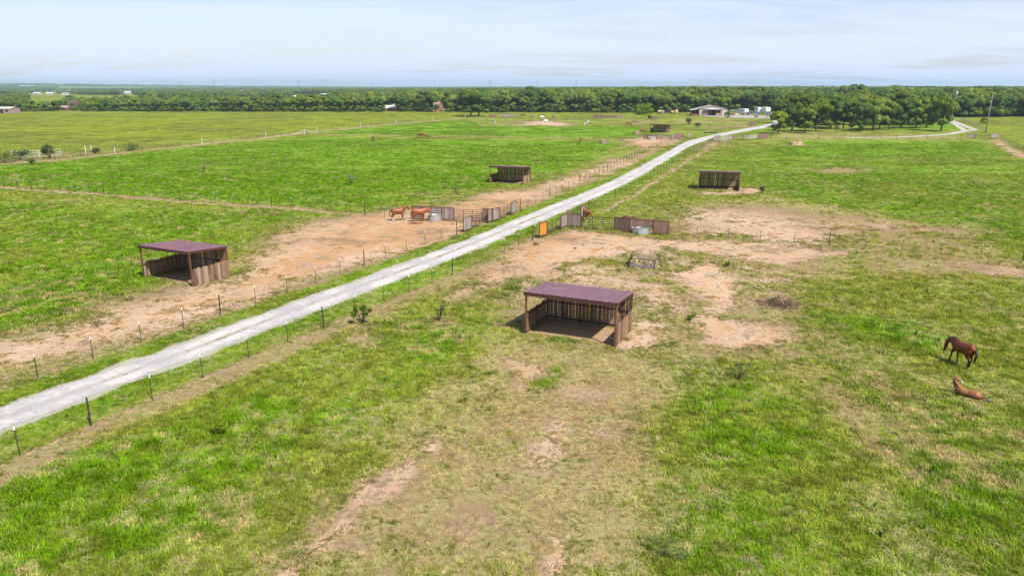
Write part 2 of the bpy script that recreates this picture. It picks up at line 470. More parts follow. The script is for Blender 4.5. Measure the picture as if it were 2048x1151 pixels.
nXX = noise(nt, pos, 0.011, 5, 0.65, 0.8)
lf = ramp(nt, add(lush, cen(nXL, 1.0), cen(nXX, 0.7), cen(nL, 1.2), cen(nM, 1.3), cen(nS, 0.9)), 0.10, 0.95)
gcol = mixrgb(nt, lf, (0.185, 0.210, 0.030), (0.093, 0.202, 0.003))
gcol = mixrgb(nt, math_n(nt, 'MULTIPLY', yel, ramp(nt, add(nXL, cen(nXX, 1.5), cen(nL, 1.6), cen(nM, .9)), 0.28, 0.72, 0.05, 1.0)), gcol, (0.150, 0.186, 0.006))
tuft = ramp(nt, add(nS, cen(nM, 1.2), cen(nL, .7), cen(nF, .8)), 0.26, 0.68, 0.52, 1.28)
gcol = mixrgb(nt, 1.0, gcol, tuft, 'MULTIPLY')
gcol = mixrgb(nt, 1.0, gcol, ramp(nt, add(nXX, cen(nXL, 1.6), cen(nL, 1.4)), 0.26, 0.74, 0.74, 1.22), 'MULTIPLY')
df = ramp(nt, add(dry, cen(nXL, 1.0), cen(nXX, .8), cen(nL, 1.6), cen(nM, 1.9), cen(nS, 1.6), cen(nF, .8)), 0.34, 0.92)
straw = mixrgb(nt, ramp(nt, add(nS, cen(nF, .9)), 0.3, 0.7), (0.225, 0.180, 0.075), (0.43, 0.345, 0.165))
gcol = mixrgb(nt, math_n(nt, 'MULTIPLY', df, 0.92), gcol, straw)
# bare soil
dcol = mixrgb(nt, ramp(nt, add(pale, cen(nL, 1.6), cen(nM, 1.2)), 0.10, 0.80), (0.42, 0.240, 0.112), (0.52, 0.365, 0.240))
dcol = mixrgb(nt, ramp(nt, add(nS, cen(nM, 1.4)), 0.38, 0.70, 0.0, 0.5), dcol, (0.60, 0.475, 0.365))
dcol = mixrgb(nt, ramp(nt, add(nL, cen(nXL, 1.2), cen(nM, 1.3), cen(nS, .6)), 0.47, 0.70, 0.0, 0.75), dcol, (0.285, 0.180, 0.100))
dcol = mixrgb(nt, ramp(nt, add(nS, cen(nF, 0.9), cen(nL, 1.3), cen(nM, .8)), 0.60, 0.72, 0.0, 0.78), dcol, (0.215, 0.145, 0.080))
dcol = mixrgb(nt, ramp(nt, add(nM, cen(nF, 0.8), cen(nXL, 1.0), cen(nS, 1.2)), 0.64, 0.76, 0.0, 0.6), dcol, (0.17, 0.16, 0.055))
dcol = mixrgb(nt, 1.0, dcol, ramp(nt, nF, 0.25, 0.75, 0.80, 1.16), 'MULTIPLY')
dsum = add(dirt, cen(nL, 1.5), cen(nM, 2.2), cen(nS, 2.0), cen(nF, 0.9))
dm = ramp(nt, dsum, 0.42, 0.66)
edge = ramp(nt, dsum, 0.05, 0.50)
gcol = mixrgb(nt, math_n(nt, 'MULTIPLY', edge, 0.8), gcol, mixrgb(nt, ramp(nt, nS, .4, .6), (0.185, 0.120, 0.062), (0.30, 0.225, 0.115)))
col = mixrgb(nt, dm, gcol, dcol)
gm = ramp(nt, add(grav, cen(nS, 1.2), cen(nF, 0.8)), 0.45, 0.85, 0, 0.7)
col = mixrgb(nt, gm, col, (0.46, 0.42, 0.36))
finish(nt, col, 1.0, 0.0, 0, add(nS, math_n(nt, 'MULTIPLY', nF, 0.5)), 0.9, 0.10)

# gravel drive
m, nt = new_mat('crushed_limestone')
pos = N(nt, 'ShaderNodeNewGeometry').outputs['Position']
uv = N(nt, 'ShaderNodeAttribute', attribute_name='across')
sx = N(nt, 'ShaderNodeSeparateXYZ'); L(nt, uv.outputs['Vector'], sx.inputs[0])
u, along = sx.outputs[0], sx.outputs[1]
n1 = noise(nt, pos, 0.3, 5, 0.6); n2 = noise(nt, pos, 2.2, 6, 0.7); n3 = noise(nt, pos, 22, 3, 0.7)
c = mixrgb(nt, ramp(nt, add(n2, cen(n1, 1.4)), 0.3, 0.7), (0.365, 0.335, 0.320), (0.505, 0.465, 0.425))
c = mixrgb(nt, 1.0, c, ramp(nt, n3, 0.2, 0.8, 0.84, 1.10), 'MULTIPLY')
mid = math_n(nt, 'ABSOLUTE', math_n(nt, 'ADD', u, -0.04))
lowm = ramp(nt, add(math_n(nt, 'MULTIPLY', mid, -3.2), cen(n1, 3.0), cen(n2, 2.2)), -0.40, 0.22)
lowm = math_n(nt, 'MULTIPLY', lowm, ramp(nt, along, 55, 120, 1.0, 0.25))
weed = mixrgb(nt, ramp(nt, n2, .42, .6), (0.33, 0.26, 0.17), (0.14, 0.15, 0.045))
c = mixrgb(nt, math_n(nt, 'MULTIPLY', lowm, 0.9), c, weed)
track = ramp(nt, math_n(nt, 'ABSOLUTE', math_n(nt, 'SUBTRACT', math_n(nt, 'ABSOLUTE', u), 0.5)), 0.05, 0.3, 1.04, 0.95)
c = mixrgb(nt, 1.0, c, track, 'MULTIPLY')
finish(nt, c, 0.95, 0.1, 0, add(n2, n3), 0.5, 0.04)

# vegetation with per-instance tint
def veg_mat(name, base, src, transl=0.25, rough=0.7, spec=0.06):
    m, nt = new_mat(name)
    oi = N(nt, 'ShaderNodeObjectInfo').outputs['Random']
    fa = N(nt, 'ShaderNodeAttribute', attribute_name='leafv').outputs['Fac']
    if src == 'INST':
        at = N(nt, 'ShaderNodeAttribute', attribute_name='tint', attribute_type='INSTANCER')
        c = at.outputs['Color']
    else:
        c1, c2, c3 = base
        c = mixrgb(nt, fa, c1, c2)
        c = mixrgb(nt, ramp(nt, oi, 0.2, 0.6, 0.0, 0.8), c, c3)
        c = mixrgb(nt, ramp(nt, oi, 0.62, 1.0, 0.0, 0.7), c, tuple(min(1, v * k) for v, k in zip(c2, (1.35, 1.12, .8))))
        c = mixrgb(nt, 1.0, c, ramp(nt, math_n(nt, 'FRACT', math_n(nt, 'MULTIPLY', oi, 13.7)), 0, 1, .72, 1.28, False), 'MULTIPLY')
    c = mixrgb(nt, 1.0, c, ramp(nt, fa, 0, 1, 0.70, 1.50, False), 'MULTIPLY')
    p = N(nt, 'ShaderNodeBsdfDiffuse')
    L(nt, c, p.inputs['Color'])
    t = N(nt, 'ShaderNodeBsdfTranslucent'); L(nt, mixrgb(nt, 1.0, c, (1.05, 1.15, 0.6), 'MULTIPLY'), t.inputs['Color'])
    mx = N(nt, 'ShaderNodeMixShader'); mx.inputs[0].default_value = transl
    L(nt, p.outputs[0], mx.inputs[1]); L(nt, t.outputs[0], mx.inputs[2])
    o = N(nt, 'ShaderNodeOutputMaterial'); L(nt, mx.outputs[0], o.inputs['Surface'])
    return m


veg_mat('grass_blades', None, 'INST', 0.22)
veg_mat('oak_leaves', ((0.088, 0.130, 0.018), (0.155, 0.205, 0.036), (0.080, 0.150, 0.040)), 'OBJ', 0.25)
veg_mat('bright_leaves', ((0.085, 0.140, 0.012), (0.135, 0.205, 0.018), (0.105, 0.17, 0.016)), 'OBJ', 0.25)
veg_mat('bush_leaves', ((0.050, 0.078, 0.022), (0.105, 0.145, 0.040), (0.09, 0.12, 0.05)), 'OBJ', 0.2)
veg_mat('bare_twigs', ((0.13, 0.105, 0.11), (0.22, 0.18, 0.19), (0.16, 0.13, 0.13)), 'OBJ', 0.05)
simple('bark', (0.085, 0.066, 0.050), 0.95, 0.1, 0, 0.3, 9, 0.4)
simple('dead_wood', (0.30, 0.28, 0.25), 0.9, 0.1, 0, 0.2, 9)

# weathered boards: each board its own tone
def board_mat(name, tones, grey):
    m, nt = new_mat(name)
    t = N(nt, 'ShaderNodeTexCoord').outputs['Object']
    oi = N(nt, 'ShaderNodeObjectInfo').outputs['Random']
    r = N(nt, 'ShaderNodeValToRGB')
    els = r.color_ramp.elements
    els[0].color = (*tones[0], 1); els[0].position = 0
    els[1].color = (*tones[-1], 1); els[1].position = 1
    for i, tn in enumerate(tones[1:-1]):
        e = els.new((i + 1) / (len(tones) - 1)); e.color = (*tn, 1)
    L(nt, oi, r.inputs[0])
    mp = N(nt, 'ShaderNodeMapping'); mp.inputs['Scale'].default_value = (14, 14, 0.9)
    L(nt, t, mp.inputs['Vector'])
    off = N(nt, 'ShaderNodeCombineXYZ'); L(nt, math_n(nt, 'MULTIPLY', oi, 91.0), off.inputs[2]); L(nt, math_n(nt, 'MULTIPLY', oi, 37.0), off.inputs[0])
    L(nt, off.outputs[0], mp.inputs['Location'])
    g = noise(nt, mp.outputs[0], 1.6, 6, 0.68, 0.3)
    c = mixrgb(nt, ramp(nt, g, 0.42, 0.66, 0.0, 0.85), r.outputs[0], grey)
    c = mixrgb(nt, ramp(nt, g, 0.24, 0.40, 0.8, 0.0), c, (0.028, 0.017, 0.012))
    finish(nt, c, 0.9, 0.15, 0, g, 0.5, 0.01)
    return m


board_mat('barn_board', [(0.030, 0.015, 0.009), (0.18, 0.092, 0.046), (0.29, 0.135, 0.055), (0.065, 0.036, 0.024), (0.33, 0.205, 0.115), (0.23, 0.102, 0.042), (0.38, 0.30, 0.225), (0.13, 0.068, 0.038), (0.036, 0.02, 0.012)], (0.31, 0.215, 0.145))
board_mat('grey_board', [(0.20, 0.145, 0.120), (0.29, 0.24, 0.215), (0.155, 0.100, 0.078), (0.35, 0.305, 0.28), (0.225, 0.155, 0.125), (0.13, 0.08, 0.062)], (0.34, 0.29, 0.26))
board_mat('brown_board', [(0.135, 0.066, 0.042), (0.21, 0.115, 0.078), (0.105, 0.055, 0.038), (0.25, 0.185, 0.15), (0.18, 0.088, 0.058)], (0.27, 0.20, 0.165))
board_mat('new_board', [(0.50, 0.195, 0.022), (0.55, 0.225, 0.030), (0.44, 0.16, 0.02)], (0.52, 0.25, 0.055))
simple('rusty_steel', (0.145, 0.056, 0.030), 0.8, 0.25, 0.0, 0.3, 7, 0.2, (0.27, 0.10, 0.042))
simple('dark_steel', (0.045, 0.030, 0.026), 0.7, 0.3, 0.1, 0.3, 7)
simple('post_green', (0.045, 0.048, 0.040), 0.65, 0.3, 0.1, 0.25, 7)
simple('white_cap', (0.72, 0.72, 0.70), 0.5, 0.4, 0, 0.06, 5)
simple('white_pipe', (0.62, 0.61, 0.58), 0.6, 0.3, 0, 0.12, 3, 0, (0.42, 0.34, 0.26))
simple('wire_metal', (0.20, 0.19, 0.18), 0.5, 0.4, 0.6, 0.2, 2)
simple('galvanised', (0.46, 0.475, 0.48), 0.42, 0.5, 0.55, 0.18, 3.0, 0, (0.36, 0.35, 0.32))
simple('water', (0.045, 0.055, 0.050), 0.06, 0.6, 0, 0.1, 2)
simple('hay_top', (0.30, 0.235, 0.155), 0.95, 0.05, 0, 0.35, 14, 0.9)
simple('hay', (0.43, 0.325, 0.165), 0.95, 0.05, 0, 0.35, 14, 0.9)
simple('old_hay', (0.19, 0.125, 0.075), 0.95, 0.05, 0, 0.45, 9, 0.9)
simple('dung', (0.10, 0.070, 0.045), 0.95, 0.05, 0, 0.35, 9, 0.5)
simple('feeder_sheet', (0.27, 0.215, 0.215), 0.55, 0.4, 0.1, 0.15, 3, 0, (0.20, 0.12, 0.10))
simple('white_paint', (0.74, 0.74, 0.74), 0.4, 0.4, 0, 0.05, 1.2)
simple('tan_metal', (0.50, 0.46, 0.385), 0.55, 0.3, 0, 0.08, 1.2)
simple('red_metal', (0.235, 0.095, 0.075), 0.55, 0.3, 0, 0.12, 1.2)
simple('barn_roof', (0.36, 0.255, 0.235), 0.5, 0.35, 0.1, 0.12, 0.5)
simple('dark_gap', (0.020, 0.018, 0.017), 0.8, 0.1, 0, 0.1, 3)  # near-black colour standing in for the shade inside openings
simple('glass', (0.03, 0.04, 0.05), 0.08, 0.6, 0, 0.1, 3)
simple('tyre', (0.02, 0.02, 0.02), 0.8, 0.2, 0, 0.1, 3)
simple('blue_paint', (0.06, 0.155, 0.34), 0.3, 0.5, 0, 0.05, 2)
simple('silver_paint', (0.45, 0.46, 0.50), 0.3, 0.5, 0.2, 0.05, 2)
simple('black_paint', (0.03, 0.03, 0.035), 0.3, 0.5, 0, 0.05, 2)
simple('red_paint', (0.42, 0.045, 0.035), 0.4, 0.4, 0, 0.08, 2)
simple('green_paint', (0.17, 0.24, 0.12), 0.5, 0.4, 0, 0.1, 2)
simple('timber', (0.52, 0.42, 0.22), 0.8, 0.2, 0, 0.1, 2)
simple('shingle', (0.315, 0.225, 0.195), 0.85, 0.15, 0, 0.15, 1.4)
simple('cedar', (0.36, 0.19, 0.09), 0.75, 0.2, 0, 0.15, 1.5)
simple('pole_wood', (0.25, 0.22, 0.19), 0.9, 0.1, 0, 0.2, 2, 0, (0.15, 0.12, 0.10))
simple('orange_roof', (0.48, 0.19, 0.10), 0.8, 0.2, 0, 0.1, 1)

# painted shed roof
m, nt = new_mat('burgundy_roof')
t = N(nt, 'ShaderNodeTexCoord').outputs['Object']
n1 = noise(nt, t, 1.3, 5, 0.65); n2 = noise(nt, t, 9, 4, 0.7)
c = mixrgb(nt, ramp(nt, add(n1, cen(n2, .4)), 0.3, 0.7), (0.150, 0.068, 0.084), (0.195, 0.100, 0.118))
mp = N(nt, 'ShaderNodeMapping'); mp.inputs['Scale'].default_value = (5.0, .35, 1.0); L(nt, t, mp.inputs['Vector'])
st = noise(nt, mp.outputs[0], 1.0, 6, 0.7)
c = mixrgb(nt, ramp(nt, st, 0.46, 0.70, 0.0, 0.55), c, (0.235, 0.165, 0.175))
c = mixrgb(nt, ramp(nt, add(st, cen(n2, 1.2)), 0.62, 0.78, 0.0, 0.6), c, (0.20, 0.085, 0.05))
finish(nt, c, ramp(nt, n2, 0.3, 0.7, 0.42, 0.60), 0.45, 0.15, n2, 0.05, 0.01)
simple('roof_trim', (0.085, 0.035, 0.028), 0.55, 0.4, 0.1, 0.2, 5)

# horse coat: colour painted per vertex (markings, darker belly, painted shade under the foal)
m, nt = new_mat('horse_coat')
c = N(nt, 'ShaderNodeAttribute', attribute_name='coat').outputs['Color']
t = N(nt, 'ShaderNodeTexCoord').outputs['Object']
c = mixrgb(nt, 1.0, c, ramp(nt, noise(nt, t, 5, 4, 0.6), 0.25, 0.75, 0.75, 1.2), 'MULTIPLY')
finish(nt, c, 0.40, 0.32, 0)
simple('black_hair', (0.014, 0.011, 0.010), 0.6, 0.4, 0, 0.3, 9)
simple('chestnut_hair', (0.135, 0.058, 0.035), 0.6, 0.4, 0, 0.3, 9)
simple('flax_hair', (0.34, 0.25, 0.20), 0.6, 0.4, 0, 0.3, 9)


# ------------------------------------------------------------------ mesh helpers
def mesh_np(name, v, f4, mat=None, smooth=False):
    """v (n,3), f4 (m,4) quads"""
    me = bpy.data.meshes.new(name)
    v = np.asarray(v, np.float32); f4 = np.asarray(f4, np.int32)
    k = f4.shape[1]
    me.vertices.add(len(v)); me.vertices.foreach_set('co', v.ravel())
    me.loops.add(f4.size); me.loops.foreach_set('vertex_index', f4.ravel())
    me.polygons.add(len(f4))
    me.polygons.foreach_set('loop_start', np.arange(0, f4.size, k, dtype=np.int32))
    if smooth:
        me.polygons.foreach_set('use_smooth', np.ones(len(f4), bool))
    me.update(calc_edges=True)
    if mat: me.materials.append(MATS[mat])
    return me


class MB:
    def __init__(s):
        s.v = []; s.f = []

    def add(s, vs, fs):
        o = len(s.v); s.v += [tuple(p) for p in vs]; s.f += [tuple(i + o for i in f) for f in fs]
        return s

    def box(s, lo, hi):
        (a, b, c), (d, e, f) = lo, hi
        return s.add([(a, b, c), (d, b, c), (d, e, c), (a, e, c), (a, b, f), (d, b, f), (d, e, f), (a, e, f)],
                     [(3, 2, 1, 0), (4, 5, 6, 7), (0, 1, 5, 4), (1, 2, 6, 5), (2, 3, 7, 6), (3, 0, 4, 7)])

    def bar(s, p0, p1, w, h=None, up=(0, 0, 1)):
        p0, p1 = Vector(p0), Vector(p1); h = h or w
        d = (p1 - p0).normalized(); u = Vector(up)
        if abs(d.dot(u)) > 0.98: u = Vector((0, 1, 0))
        x = d.cross(u).normalized() * (w / 2); y = x.cross(d).normalized() * (h / 2)
        vs = [p + q for p in (p0, p1) for q in (-x - y, x - y, x + y, -x + y)]
        return s.add(vs, [(3, 2, 1, 0), (4, 5, 6, 7), (0, 1, 5, 4), (1, 2, 6, 5), (2, 3, 7, 6), (3, 0, 4, 7)])

    def tube(s, pts, rad, n=8, cap=True, flat=1.0):
        pts = [Vector(p) for p in pts]
        if isinstance(rad, (int, float)): rad = [rad] * len(pts)
        o = len(s.v); ref = None
        for i, p in enumerate(pts):
            d = (pts[min(i + 1, len(pts) - 1)] - pts[max(i - 1, 0)]).normalized()
            if ref is None: ref = Vector((0, 0, 1)) if abs(d.z) < 0.9 else Vector((0, 1, 0))
            x = d.cross(ref).normalized(); y = x.cross(d).normalized(); ref = y
            for k in range(n):
                a = 2 * math.pi * k / n
                s.v.append(tuple(p + x * (math.cos(a) * rad[i]) + y * (math.sin(a) * rad[i] * flat)))
        for i in range(len(pts) - 1):
            for k in range(n):
                a = o + i * n + k; b = o + i * n + (k + 1) % n
                s.f.append((a, b, b + n, a + n))
        if cap:
            s.f.append(tuple(o + k for k in reversed(range(n))))
            e = o + (len(pts) - 1) * n
            s.f.append(tuple(e + k for k in range(n)))
        return s

    def prism(s, poly, y0, y1):
        """polygon in x,z extruded along y"""
        n = len(poly)
        vs = [(p[0], y0, p[1]) for p in poly] + [(p[0], y1, p[1]) for p in poly]
        fs = [tuple(range(n)), tuple(reversed(range(n, 2 * n)))] + [(i, i + n, (i + 1) % n + n, (i + 1) % n) for i in range(n)]
        return s.add(vs, fs)

    def mesh(s, name, mat, smooth=False, fixn=False):
        me = bpy.data.meshes.new(name); me.from_pydata(s.v, [], s.f); me.update()
        if fixn:
            bm = bmesh.new(); bm.from_mesh(me); bmesh.ops.recalc_face_normals(bm, faces=bm.faces); bm.to_mesh(me); bm.free()
        if smooth:
            me.polygons.foreach_set('use_smooth', np.ones(len(me.polygons), bool))
        if mat: me.materials.append(MATS[mat])
        return me

    def obj(s, name, mat, parent=None, smooth=False, fixn=False):
        return ob(name, s.mesh(name, mat, smooth, fixn), parent)


def ob(name, me, parent=None, loc=(0, 0, 0), rot=(0, 0, 0), scale=(1, 1, 1)):
    o = bpy.data.objects.new(name, me); COL.objects.link(o)
    o.location = loc; o.rotation_euler = rot; o.scale = scale
    if parent: o.parent = parent
    return o


def tag(o, label=None, cat=None, group=None, kind=None):
    if label: o['label'] = label
    if cat: o['category'] = cat
    if group: o['group'] = group
    if kind: o['kind'] = kind
    return o


def thing(name, label, cat, loc=(0, 0, 0), rz=0.0, group=None):
    o = bpy.data.objects.new(name, None); COL.objects.link(o)
    o.empty_display_size = 0.3
    o.location = loc; o.rotation_euler = (0, 0, rz)
    return tag(o, label, cat, group)


def copy_tree(src, loc, rz, scale=1.0, label=None, group=None):
    c = src.copy(); COL.objects.link(c)
    c.location = loc; c.rotation_euler = (0, 0, rz); c.scale = (scale,) * 3 if isinstance(scale, (int, float)) else scale
    if label: c['label'] = label
    if group: c['group'] = group
    for ch in src.children:
        d = ch.copy(); COL.objects.link(d); d.parent = c
        for g in ch.children:
            e = g.copy(); COL.objects.link(e); e.parent = d
    return c


# ------------------------------------------------------------------ ground sheet
def axis(lo_far, lo, hi, hi_far, st, gr):
    a = list(np.arange(lo, hi, st)); s = st
    while a[-1] < hi_far:
        s *= gr; a.append(a[-1] + s)
    b = []; s = st; x = lo
    while x > lo_far:
        s *= gr; x -= s; b.append(x)
    return np.array(b[::-1] + a)


gx = axis(-11000, -50, 55, 11000, 0.5, 1.035)
gy = axis(-300, 14, 100, 12500, 0.5, 1.022)
X, Y = np.meshgrid(gx, gy)
xf, yf = X.ravel(), Y.ravel()
Z = terrain(xf, yf)
near = 1 - sstep(60, 140, np.hypot(xf, yf))
nxv, nyv = len(gx), len(gy)
idx = np.arange(nxv * nyv).reshape(nyv, nxv)
quads = np.stack([idx[:-1, :-1], idx[:-1, 1:], idx[1:, 1:], idx[1:, :-1]], -1).reshape(-1, 4)
gme = mesh_np('ground', np.stack([xf, yf, Z], 1), quads, 'pasture', True)
cv = cover(xf, yf)
for nm, tr in (('cov_a', cv[0:3]), ('cov_b', cv[3:6])):
    at = gme.attributes.new(nm, 'FLOAT_COLOR', 'POINT')
    at.data.foreach_set('color', np.stack([*tr, np.ones_like(xf)], 1).astype(np.float32).ravel())
tag(ob('ground', gme), kind='structure')


def road_sheet(name, pl, pr, step, mat, z, jit=0.15, nu=8):
    def resample(pts, n):
        p = np.array(pts); d = np.concatenate([[0], np.cumsum(np.hypot(*np.diff(p, axis=0).T))])
        t = np.linspace(0, d[-1], n)
        # smooth by Catmull-like cubic through numpy polyfit of local linear interpolation + box filter
        q = np.stack([np.interp(t, d, p[:, 0]), np.interp(t, d, p[:, 1])], 1)
        k = max(3, int(6.0 / step)) | 1
        pad = np.concatenate([2 * q[:1] - q[1:k // 2 + 1][::-1], q, 2 * q[-1:] - q[-k // 2:-1][::-1]])
        w = np.ones(k) / k
        return np.stack([np.convolve(pad[:, i], w, 'same')[k // 2:k // 2 + n] for i in (0, 1)], 1), t
    ln = np.hypot(*np.diff(np.array(pl), axis=0).T).sum()
    n = int(ln / step)
    a, t = resample(pl, n); b, _ = resample(pr, n)
    us = np.linspace(-1, 1, nu)
    ja = (fbm(t, t * 0, 1.6, 3, 3) - 0.5) * 2 * jit; jb = (fbm(t, t * 0 + 50, 1.6, 4, 3) - 0.5) * 2 * jit
    wv = np.hypot(*(b - a).T)
    V, A = [], []
    for i in range(n):
        for u in us:
            uu = (u + 1) / 2
            if u == us[0]: uu += ja[i] / wv[i]
            if u == us[-1]: uu += jb[i] / wv[i]
            p = a[i] * (1 - uu) + b[i] * uu
            V.append((p[0], p[1], z + 0.03 * (1 - u * u))); A.append((u, t[i], 0))
    ii = np.arange(n * nu).reshape(n, nu)
    q = np.stack([ii[:-1, :-1], ii[:-1, 1:], ii[1:, 1:], ii[1:, :-1]], -1).reshape(-1, 4)
    me = mesh_np(name, V, q[:, ::-1], mat, True)
    at = me.attributes.new('across', 'FLOAT_VECTOR', 'POINT')
    at.data.foreach_set('vector', np.array(A, np.float32).ravel())
    return tag(ob(name, me), kind='structure')


road_sheet('driveway', ROAD_L, ROAD_R, 0.6, 'crushed_limestone', 0.012, 0.22)


def lane(name, pts, hw, z):
    p = P2(pts)
    return road_sheet(name, offset_line(p, -hw), offset_line(p, hw), 2.0, 'crushed_limestone', z, 0.3, 4)


lane('farm_lane', [(1690, 275.5), (1790, 274.5), (1850, 272), (1900, 268), (1938, 261), (1952, 260)], 1.3, 0.016)
lane('farm_lane', [(1952, 259.8), (1938, 255), (1922, 249), (1908, 243), (1898, 239)], 1.0, 0.022)
lane('farm_lane', [(1930, 261.5), (1922, 256), (1912, 250), (1903, 244)], 0.8, 0.028)
yd = P2([(1405, 232.5), (1415, 229.5), (1455, 230.5), (1500, 230), (1540, 231), (1552, 236), (1556, 240), (1535, 237.5), (1470, 236)])
MB().add([(x, y, 0.034) for x, y in yd], [tuple(range(len(yd)))]).obj('barn_yard', 'crushed_limestone', None, False, True)
tag(bpy.data.objects['barn_yard'], kind='structure')


# ------------------------------------------------------------------ sheds
def shed(pxFL, pxFR, label, width=5.7, depth=3.65, near=True, seed=0):
    a, b = G(*pxFL), G(*pxFR)
    rz = math.atan2(b.y - a.y, b.x - a.x)
    width = (b - a).length if near else width
    r = random.Random(seed)
    t = thing('loafing_shed', label, 'shed', a, rz, 'loafing sheds in the paddocks')
    hf, hb, w = 2.66, 2.36, 0.10
    for (x, y, h) in ((0, 0, hf), (width, 0, hf), (0, depth, hb), (width, depth, hb)):
        MB().box((x - w / 2, y - w / 2, 0), (x + w / 2, y + w / 2, h)).obj('post', 'rusty_steel', t)
    # roof sheet with ribs running front to back
    n = 13; pitch = (width + 0.24) / n; prof = []
    for i in range(n):
        x0 = -0.12 + i * pitch
        prof += [(x0, 0.0), (x0 + pitch * 0.80, 0.0), (x0 + pitch * 0.86, 0.045), (x0 + pitch * 0.94, 0.045)]
    prof.append((width + 0.12, 0.0))
    zf, zb = hf + 0.13, hb + 0.13; y0, y1 = -0.16, depth + 0.14
    sl = (zb - zf) / depth
    mb = MB(); vs = []
    for dz in (0.0, -0.012):
        for yy in (y0, y1):
            vs += [(x, yy, zf + sl * yy + z + dz) for x, z in prof]
    k = len(prof); fs = []
    for i in range(k - 1):
        fs += [(i, i + 1, k + i + 1, k + i), (2 * k + i, 3 * k + i, 3 * k + i + 1, 2 * k + i + 1), (i, 2 * k + i, 2 * k + i + 1, i + 1), (k + i, k + i + 1, 3 * k + i + 1, 3 * k + i)]
    fs += [(0, k, 3 * k, 2 * k), (k - 1, 3 * k - 1, 4 * k - 1, 2 * k - 1)]
    roof = mb.add(vs, fs).obj('roof', 'burgundy_roof', t)
    MB().box((-0.13, y0 + 0.02, hf - 0.10), (width + 0.13, y0 + 0.05, hf + 0.125)).obj('fascia', 'roof_trim', roof)
    MB().bar((-0.06, 0, hf + 0.03), (width + 0.06, 0, hf + 0.03), 0.08, 0.12).obj('beam', 'rusty_steel', t)
    MB().bar((-0.06, depth, hb + 0.03), (width + 0.06, depth, hb + 0.03), 0.08, 0.12).obj('beam', 'rusty_steel', t)
    for x in (0, width):
        MB().bar((x, 0.06, hf + 0.03 + sl * 0.06), (x, depth - 0.06, hb + 0.03 - sl * 0.06), 0.08, 0.12).obj('beam', 'rusty_steel', t)
    for i in (1, 2, 3):
        yy = depth * i / 4
        MB().bar((0.05, yy, hf + 0.06 + sl * yy), (width - 0.05, yy, hf + 0.06 + sl * yy), 0.05, 0.08).obj('purlin', 'rusty_steel', t)
    # rails: inside the boards
    for z in (0.16, 1.22, hb - 0.12):
        MB().bar((0.05, depth - 0.03, z), (width - 0.05, depth - 0.03, z), 0.05, 0.07).obj('rail', 'dark_steel', t)
    for x in (0, width):
        for z in (0.16, 1.20):
            MB().bar((x, 0.05, z), (x, depth - 0.05, z), 0.05, 0.07).obj('rail', 'rusty_steel', t)
    # boards
    bm = {}
    for h in (2.28, 2.20):
        for wd in (0.20, 0.235, 0.265):
            bm[(h, wd)] = MB().box((0, -0.014, 0), (wd - 0.013, 0.014, h)).mesh('plank', 'barn_board')
    hm = {}
    for h in (1.28, 1.34, 1.38):
        for wd in (0.20, 0.235, 0.265):
            hm[(h, wd)] = MB().box((0, -0.014, 0), (wd - 0.012, 0.014, h)).mesh('plank', 'barn_board')
    x = 0.0
    while x < width - 0.1:
        wd = r.choice((0.20, 0.235, 0.265)); h = r.choice((2.28, 2.20))
        if r.random() < 0.04: x += 0.05
        ob('plank', bm[(h, wd)], t, (x, depth + 0.018 + r.uniform(0, 0.010), 0.03), (r.gauss(0, .004), r.gauss(0, .006), r.gauss(0, .02)))
        x += wd + r.uniform(0.004, 0.022)
    for sx, out in ((0, -1), (width, 1)):
        y = 0.04
        while y < depth - 0.1:
            wd = r.choice((0.20, 0.235, 0.265)); h = r.choice((1.28, 1.34, 1.38))
            ob('plank', hm[(h, wd)], t, (sx + out * (0.072 + r.uniform(0, .010)), y, 0.02), (r.gauss(0, .008), r.gauss(0, .004), math.pi / 2 + r.gauss(0, .02)))
            y += wd + r.uniform(0.003, 0.014)
    # trodden floor and dung
    m2 = MB()
    pts = []
    for k in range(28):
        aa = 2 * math.pi * k / 28
        pts.append((width / 2 + (width / 2 - 0.15) * math.copysign(abs(math.cos(aa)) ** 0.5, math.cos(aa)) * r.uniform(.94, 1.0), depth / 2 + 0.05 + (depth / 2 - 0.25) * math.copysign(abs(math.sin(aa)) ** 0.5, math.sin(aa)) * r.uniform(.88, 1.0), 0.016))
    m2.add(pts + [(width / 2, depth / 2, 0.05)], [(i, (i + 1) % 28, 28) for i in range(28)]).obj('floor', 'shed_floor', t, True)
    return t


simple('shed_floor', (0.29, 0.195, 0.11), 0.95, 0.05, 0, 0.45, 3.0, 0.8, (0.19, 0.14, 0.085))
shed((1052, 668), (1229, 694), 'nearest three-sided board shed with a plum metal roof, centre of the paddock', seed=1)
shed((289, 557), (381, 572), 'board shed with burgundy roof on the far left, at the edge of bare soil', seed=2, width=5.5, near=False)
shed((980, 366.5), (1043, 369.5), 'small board shed left of the white drive, behind the two chestnut horses', seed=3, width=5.6, near=False)
shed((1397, 379), (1475, 382), 'dark board shed alone in the green paddock right of the drive', seed=4, width=5.8, near=False)
shed((1300, 265), (1333, 266), 'farthest board shed, between the hay feeder and the curve of the drive', seed=5, width=5.7, near=False)


# ------------------------------------------------------------------ board panels and pipe gates
BMS = {}


def board_mesh(mat, wd, h):
    k = (mat, wd, h)
    if k not in BMS:
        BMS[k] = MB().box((0.006, -0.012, 0), (wd - 0.006, 0.012, h)).mesh('plank', mat)
    return BMS[k]


